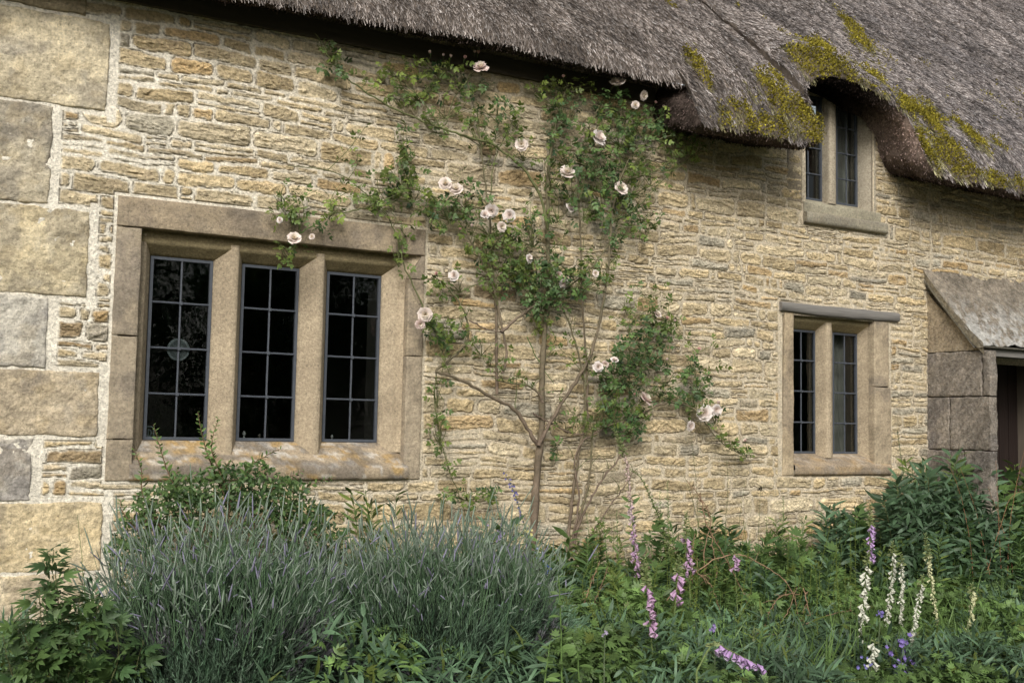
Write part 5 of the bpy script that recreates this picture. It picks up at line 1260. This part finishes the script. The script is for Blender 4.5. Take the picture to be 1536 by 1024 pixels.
foxglove('mauve foxglove standing clear against the wall below the two light window', [(1300, 980), (1304, 900), (1305, 820), (1306, 756)], -.8, [(.14, .36, B_LIL, .032)], (0, .15))
foxglove('white foxglove with large bells right in front of the mauve one', [(1288, 1020), (1290, 960), (1297, 880), (1302, 828)], -1.7, [(.10, .50, B_WHT, .032), (.5, .70, B_WHT, .018)], (0, .1))
foxglove('slender white foxglove, left one of the close white pair', [(1322, 1020), (1328, 940), (1338, 870), (1339, 812)], -1.5, [(.08, .62, B_WHT, .022)], (0, .1), r0=.004)
foxglove('slender white foxglove, right one of the close white pair', [(1352, 1010), (1350, 930), (1352, 870), (1352, 832)], -1.6, [(.06, .6, B_WHT, .021)], (0, .1), r0=.004)
foxglove('tall greenish white foxglove between the close white pair and the single cream one', [(1412, 1000), (1404, 930), (1395, 860), (1388, 800)], -1.5, [(.15, .7, B_CRM, .019)], (0, .2), r0=.004)
foxglove('white foxglove leaning left above the blue flowers', [(1352, 1030), (1362, 970), (1376, 910), (1384, 862)], -1.9, [(.08, .8, B_WHT, .021)], (0, .1), r0=.004)
foxglove('single cream foxglove at the right edge of the border', [(1446, 1010), (1452, 950), (1457, 905), (1458, 875)], -1.7, [(.06, .48, B_CRM, .024)], (0, .1), r0=.004)
foxglove('drooping white foxglove low at the bottom right of the bramble', [(1306, 1040), (1308, 1000), (1312, 960)], -2.2, [(.05, .5, B_WHT, .028)], (0, .06), r0=.003, leafn=False)
foxglove('seed headed foxglove stem arching over with dark pods beside the curving foxglove', [(1010, 880), (1000, 810), (982, 760), (962, 718), (945, 704)], -.5, [], (0, .75), r0=.005, dens=.6, leafcol=(G_DARK, G_MID))

# ---- blue flowers
FIVE = merge_tpl([xf(leaf_tpl(.7, 3, -.2, .1), a, 1, (0, 0, 0), .5) for a in np.arange(5)*2*pi/5])
def blue_spike(name, label, cat, pts, Y, t0, t1, c1, c2, size, n, spread=.012):
    P = pxpath(pts, Y, 40, .002); b = P[0].copy(); b[2] = -.1; root = empty(name, b); tag(root, label, cat)
    low = P[0].copy(); low[2] = -.1; Pf = np.concatenate([smooth_path([low, (low+P[0])/2, P[0]], 8)[:-1], P]); g = Geo()
    g.tube(Pf, np.linspace(.004, .0012, len(Pf)), np.array([.10, .13, .07]), 5); shift(g, b).build('stem', M_STEM, root)
    g = Geo(); t = RD.uniform(t0, t1, n); s = np.linspace(1, 0, len(P))
    Q_ = np.stack([np.interp(t, s[::-1], P[::-1, i]) for i in range(3)], 1)+RD.normal(0, spread, (n, 3))
    q = RD.random((n, 1)); C = np.array(c1)*(1-q)+np.array(c2)*q
    nz = np.array([-.2, -1, .3])+RD.normal(0, .4, (n, 3)); nz /= np.linalg.norm(nz, axis=1, keepdims=True); u = np.cross(nz, [0, .3, 1]); u /= np.linalg.norm(u, axis=1, keepdims=True)
    g.inst(FIVE, Q_, np.stack([u, np.cross(nz, u), nz], 2), size*RD.uniform(.6, 1.1, n), C); shift(g, b).build('flowers', M_PETAL, root)
    gl = Geo(); leaves_along(gl, LANCE, Pf[:-14], .02, .05, (G_MID, G_MID*1.4), 1.); shift(gl, b).build('foliage', M_LEAF, root)
blue_spike('larkspur', 'slender blue larkspur leaning left against the wall beside the thick rose stem', 'larkspur', [(800, 850), (790, 800), (780, 765), (768, 730), (754, 705)], -.45, 0, .62, (.14, .14, .36), (.24, .22, .48), .011, 26, .009)
blue_spike('bellflower', 'violet blue bellflowers low below the white foxgloves at the bottom edge', 'bellflower', [(1362, 1060), (1358, 1010), (1352, 985), (1372, 930)], -2.2, .15, .75, (.22, .16, .46), (.34, .26, .58), .022, 34, .03)
blue_spike('bellflower', 'small blue violet flowers left of the low white foxglove stem', 'bellflower', [(1312, 1060), (1306, 1010), (1303, 990)], -2.3, 0, .7, (.22, .2, .5), (.3, .28, .6), .016, 12, .03)
blue_spike('bellflower', 'tiny violet flower head between the pale foxgloves', 'bellflower', [(1318, 960), (1320, 930), (1320, 916)], -1.9, 0, .2, (.25, .2, .5), (.3, .28, .6), .014, 7, .012)
blue_spike('cranesbill', 'mauve flower cluster at the top of the lavender beside the yellow flowers', 'cranesbill', [(752, 850), (750, 815), (750, 798)], -.8, 0, .4, (.34, .28, .46), (.42, .36, .56), .015, 14, .02)
blue_spike('forget_me_not', 'bright blue flower above the broad whorled leaves', 'forget me not', [(822, 920), (822, 870), (822, 848)], -1.5, 0, .12, (.14, .22, .6), (.24, .32, .62), .013, 6, .01)
blue_spike('forget_me_not', 'pale blue flowers behind the lavender, just left of the rose stems', 'forget me not', [(812, 890), (811, 850), (812, 828)], -.7, 0, .3, (.3, .34, .56), (.4, .44, .62), .012, 9, .02)
blue_spike('snapdragon', 'pale yellow snapdragon at the foot of the thick rose stem', 'snapdragon', [(795, 860), (792, 815), (790, 796)], -.6, 0, .3, (.66, .6, .22), (.72, .68, .36), .014, 12, .012)
blue_spike('snapdragon', 'dull yellow flower head above the lavender, left of the paler yellow one', 'snapdragon', [(776, 850), (773, 810), (772, 788)], -.7, 0, .2, (.42, .40, .16), (.5, .48, .2), .012, 9, .014)
blue_spike('cranesbill', 'small mauve flower low among leaves below the dried bramble', 'cranesbill', [(1072, 980), (1070, 955), (1069, 938)], -2.1, 0, .25, (.34, .26, .52), (.42, .34, .6), .014, 6, .01)
blue_spike('cranesbill', 'pale lilac bud on the low plant beside the whorled leaves', 'cranesbill', [(906, 1000), (907, 970), (908, 946)], -2.15, 0, .18, (.42, .36, .5), (.5, .44, .56), .012, 5, .006)

# ---- shrub by the door
def door_shrub():
    st = []
    for (x, y) in ((1345, 725), (1368, 735), (1392, 715), (1415, 725), (1440, 712), (1462, 735), (1490, 752), (1510, 765), (1530, 780), (1325, 745), (1380, 760), (1430, 755), (1475, 780), (1355, 790), (1405, 795), (1450, 800), (1500, 810), (1340, 820), (1390, 830), (1435, 835), (1480, 845), (1520, 840), (1365, 850), (1415, 860), (1465, 880), (1505, 880), (1528, 900), (1330, 770)):
        bx = 1430+(x-1430)*.55; st.append([(bx, 960), ((bx+x)/2, (960+y)/2+10), (x, y)])
    root, b = sprig_plant('leafy_shrub', 'dense blue green leafy shrub with whorled pointed leaves beside the porch', 'shrub', st, leaf_tpl(.24, 4, .3, .2), .0095, .125, (G_DARK*.9, G_BLUE*1.15), -.75, BARKG, .006, ang=1.1, start=.1, taper=False)
    g = Geo()
    for (cx, cy, rx, ry, n) in ((1400, 800, 70, 60, 700), (1470, 830, 70, 60, 700), (1430, 880, 100, 60, 900), (1370, 760, 34, 30, 180), (1440, 760, 34, 34, 200), (1350, 860, 40, 60, 300), (1520, 880, 40, 60, 400)):
        leaf_cloud(g, LANCE, cx, cy, rx, ry, -.72, .28, n, .085, (G_DARK*.8, G_BLUE*1.1))
    shift(g, b).build('inner_foliage', M_LEAF, root)
door_shrub()
sprig_plant('tall_spire', 'tall thin green spire standing in front of the wall between small window and porch', 'plant', [[(1388, 880), (1372, 800), (1360, 740), (1352, 690), (1346, 645)]], leaf_tpl(.3, 3, .2, .2), .008, .032, (G_DARK, G_MID), -.6, G_MID*.7, .004)
for i, (pts, lab) in enumerate((([(1505, 900), (1500, 820), (1497, 760), (1494, 690)], 'thin reddish dry stem in front of the porch edge'), ([(1510, 900), (1514, 800), (1524, 730), (1540, 660)], 'reddish dry stem slanting across the dark doorway'), ([(1490, 890), (1474, 810), (1462, 760), (1440, 700)], 'dry stem slanting left over the shrub toward the porch wall'), ([(1480, 860), (1500, 790), (1520, 742), (1560, 738)], 'dry stem bending level across the doorway'), ([(1460, 900), (1456, 820), (1440, 740), (1420, 690)], 'faint red stem rising from the middle of the leafy shrub'), ([(1520, 950), (1518, 850), (1500, 780), (1482, 730)], 'reddish stem at the right edge leaning toward the porch'))):
    sprig_plant('dry_stem', lab, 'dry stem', [pts], leaf_tpl(.2, 2, .3, .2), .045, .022, (np.array([.25, .12, .05]), np.array([.3, .2, .08])), -.9, np.array([.26, .13, .07]), .003, 'thin reddish dry stems by the door', start=.5)
for i, (pts, lab) in enumerate((([(1052, 900), (1048, 800), (1044, 720), (1036, 650)], 'very tall thin stem ending under a rose flower'), ([(1090, 900), (1088, 800), (1092, 730), (1090, 690)], 'thin pale stem with narrow leaves in front of plain wall'), ([(1062, 880), (1046, 780), (1034, 735), (1024, 706)], 'dark bare stem leaning left in front of the wall'), ([(1135, 900), (1137, 820), (1139, 770), (1141, 735)], 'thin stem carrying one dark seed head'), ([(1104, 880), (1108, 800), (1112, 760), (1118, 720)], 'thin branching stem right of the pale one'))):
    o, b = sprig_plant('flower_stalk', lab, 'stalk', [pts], leaf_tpl(.16, 3, .2, .1), .03, .03, (G_MID*.8, G_MID*1.3), -.5, np.array([.12, .13, .06]), .0028, 'thin stalks in front of the wall', start=.3)
    if 'seed head' in lab:
        p = at(1141, 732, -.5); g = Geo(); g.inst(leaf_tpl(.4, 2, .1, .2), np.repeat(p[None], 26, 0)+RD.normal(0, .006, (26, 3)), basis(RD.normal(0, 1, (26, 3))), .022, np.array([[.03, .03, .02]])); shift(g, b).build('seed_head', M_DULL, o)
for i, (x, y) in enumerate(((1175, 770), (1202, 800), (1232, 790), (1262, 800), (1150, 800), (1215, 815), (1288, 800), (925, 790), (905, 800), (880, 795), (990, 760), (1002, 745))):
    sprig_plant('leafy_spire', ('narrow leafy spire showing above the border against the wall'), 'plant', [[(x+RD.normal(0, 6), 900), (x+RD.normal(0, 5), 850), (x, y-25)]], leaf_tpl(.2, 3, .3, .1), .0085, .062, (G_MID*.9, G_MID*1.6), -.45, G_MID, .004, 'leafy spires against the foot of the wall')

for i in range(46):
    x = RD.uniform(870, 1330); y = RD.uniform(770, 850); Y = -RD.uniform(.5, 1.5)
    sprig_plant('slender_stalk', 'thin yellow green stalk with tiny leaves rising out of the border', 'stalk', [[(x+RD.normal(0, 14), 930), (x+RD.normal(0, 8), 880), (x, y)]], leaf_tpl(.22, 3, .3, .1), .010, .034, (G_MID*1.1, G_LIGHT*1.1), Y, G_LIGHT*.6, .0032, 'slender yellow green stalks scattered through the border')

# ---- dried bramble canes, tangled
def bramble():
    b = at(1130, 1000, -1.2); b[2] = -.1; root = empty('dried_bramble', b); tag(root, 'tangle of bare brown bramble canes arching through the border', 'bramble')
    canes = [([(1075, 960), (1060, 880), (1056, 830), (1066, 780), (1050, 745), (1030, 720)], -.8), ([(1050, 740), (1062, 790), (1090, 840), (1120, 900), (1140, 950)], -1.0), ([(1000, 900), (1030, 870), (1070, 840), (1110, 832), (1150, 850), (1185, 880), (1200, 930), (1210, 960)], -1.1),
             ([(1140, 990), (1150, 930), (1170, 895), (1200, 890)], -1.2), ([(1110, 952), (1160, 950), (1210, 965), (1260, 990), (1300, 1015)], -1.4), ([(1150, 990), (1200, 940), (1250, 920), (1280, 915)], -1.3), ([(1120, 960), (1180, 975), (1240, 985), (1290, 1020)], -1.5), ([(1190, 1018), (1250, 1018), (1330, 1010)], -1.7), ([(1045, 960), (1040, 890), (1038, 840), (1042, 800)], -.8), ([(1060, 900), (1075, 860), (1068, 810), (1078, 790)], -.75), ([(1160, 1000), (1150, 960), (1180, 920), (1195, 880)], -1.1), ([(1030, 850), (1060, 870), (1075, 900), (1090, 960)], -1.0), ([(1205, 880), (1215, 920), (1235, 960), (1260, 1000)], -1.2), ([(870, 920), (885, 880), (900, 840)], -.9), ([(880, 930), (895, 895), (912, 850)], -.9)]
    g = Geo(); gl = Geo()
    for pts, Y in canes:
        P = pxpath(pts, Y, 40, .008); c = np.array([.25, .16, .10])*RD.uniform(.7, 1.35); g.tube(P, np.linspace(.0042, .002, 40), c, 5)
        for _ in range(10):
            i = RD.integers(3, 38); d = RD.normal(0, .035, 3); g.tube([P[i], P[i]+d*.5+[0, 0, .01], P[i]+d], [.002, .0016, .001], c*.9, 4)
        leaves_along(gl, leaf_tpl(.4, 3, .9, .5), P, .05, .028, (np.array([.16, .09, .05]), np.array([.28, .19, .12])), 1.6)
    low = at(1075, 960, -.8); low2 = low.copy(); low2[2] = -.1; g.tube([low2, low], [.006, .005], np.array([.2, .13, .08]), 5)
    shift(g, b).build('stem', M_STEM, root); shift(gl, b).build('dead_leaves', M_DULL, root)
bramble()

# ---- ground cover between everything (uncountable)
def undergrowth():
    r = np.random.default_rng(3); n = 95000
    x = r.uniform(0, 9.5, n); y = r.uniform(-3.1, -.06, n)
    hm = np.interp(y, [-3.1, -2.4, -1.5, -.3], [.22, .34, .44, .60])+.34*(fbm(x*1.7, y*1.7, 110, 3)-.3)+.16*(1-ss(1.5, 4, x))*ss(.9, 1.5, x)-.12*(1-ss(.8, 1.3, x))-.05*ss(3.5, 5, x)-.15*(1-ss(2.6, 3.4, x))*(1-ss(-2.3, -1.9, y))+.14*ss(3.5, 5, x)*ss(-1.2, -.3, y)
    hm = hm-.10*ss(-1.6, -3, y)*0-.3*ss(0, 1.2, 1.1-x)*0
    z = -.1+(hm+.1)*r.random(n)**.35
    P = np.stack([x, y, z], 1); px, py = proj(P)
    k = (px > -80) & (px < 1620) & (py < 1150); P = P[k]; n = len(P)
    kind = fbm(P[:, 0]*2.2, P[:, 1]*2.2, 111, 3)+r.normal(0, .05, n)
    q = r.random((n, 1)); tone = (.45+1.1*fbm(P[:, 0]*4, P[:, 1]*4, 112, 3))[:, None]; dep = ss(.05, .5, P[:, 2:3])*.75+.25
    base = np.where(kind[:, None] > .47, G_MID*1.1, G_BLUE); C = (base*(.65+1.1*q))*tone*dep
    C = np.where(r.random((n, 1)) < .05, G_LIGHT*.6, C)
    d = np.stack([r.normal(0, .8, n), -.2+r.normal(0, .8, n), r.normal(.15, .5, n)], 1); up = np.array([0, -.35, 1])+r.normal(0, .35, (n, 3))
    a = kind > .50; b = kind < .36; c = ~a & ~b
    g = Geo()
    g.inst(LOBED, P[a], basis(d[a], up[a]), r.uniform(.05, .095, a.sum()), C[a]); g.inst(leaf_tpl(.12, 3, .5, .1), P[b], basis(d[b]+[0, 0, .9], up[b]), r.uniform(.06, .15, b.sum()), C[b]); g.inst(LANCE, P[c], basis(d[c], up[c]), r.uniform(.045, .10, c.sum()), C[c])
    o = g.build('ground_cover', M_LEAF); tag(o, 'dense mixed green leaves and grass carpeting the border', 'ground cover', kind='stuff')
    # grass blades further right and in front
    n = 6500; x = r.uniform(3.2, 9.2, n); y = r.uniform(-2.0, -.15, n); m = fbm(x*1.5, y*1.5, 113, 2) > .45; x = x[m]; y = y[m]; n = len(x)
    d = np.stack([r.normal(0, .28, n), r.normal(0, .28, n), np.ones(n)], 1); g = Geo()
    g.inst(leaf_tpl(.022, 4, .25, .1, .3), np.stack([x, y, np.full(n, .05)], 1), basis(d, r.normal(0, 1, (n, 3))), r.uniform(.30, .62, n), (G_MID*1.2)*r.uniform(.6, 1.5, (n, 1)))
    o = g.build('grass', M_LEAF); tag(o, 'fine upright grass blades growing through the border', 'grass', kind='stuff')
undergrowth()

# ---- trees across the garden (seen mirrored in the panes)
def wood():
    r = np.random.default_rng(9); g = Geo()
    for i in range(26):
        a = -.2+1.9*i/25; x = -12+i*2.4+r.normal(0, .8); y = -30+r.normal(0, 2); h = r.uniform(7, 11)
        g.tube([(x, y, -.2), (x, y, h*.5), (x+.3, y, h*.9)], [.3, .22, .05], np.array([.06, .05, .04]), 7)
        n = 760; th = r.uniform(0, 2*pi, n); u = r.uniform(-1, 1, n); rr = r.random(n)**.4
        P = np.stack([x+2.4*rr*np.sqrt(1-u*u)*np.cos(th), y+2.2*rr*np.sqrt(1-u*u)*np.sin(th), h*.52+h*.50*rr*u], 1)+r.normal(0, .25, (n, 3))
        g.inst(leaf_tpl(.8, 2, .2, .2), P, basis(r.normal(0, 1, (n, 3)), r.normal(0, 1, (n, 3))), r.uniform(.35, .8, n), G_DARK*r.uniform(1.0, 2.8, (n, 1)))
    o = g.build('wood', M_LEAF); tag(o, 'dark belt of garden trees mirrored in the window panes', 'trees', kind='stuff')
wood()
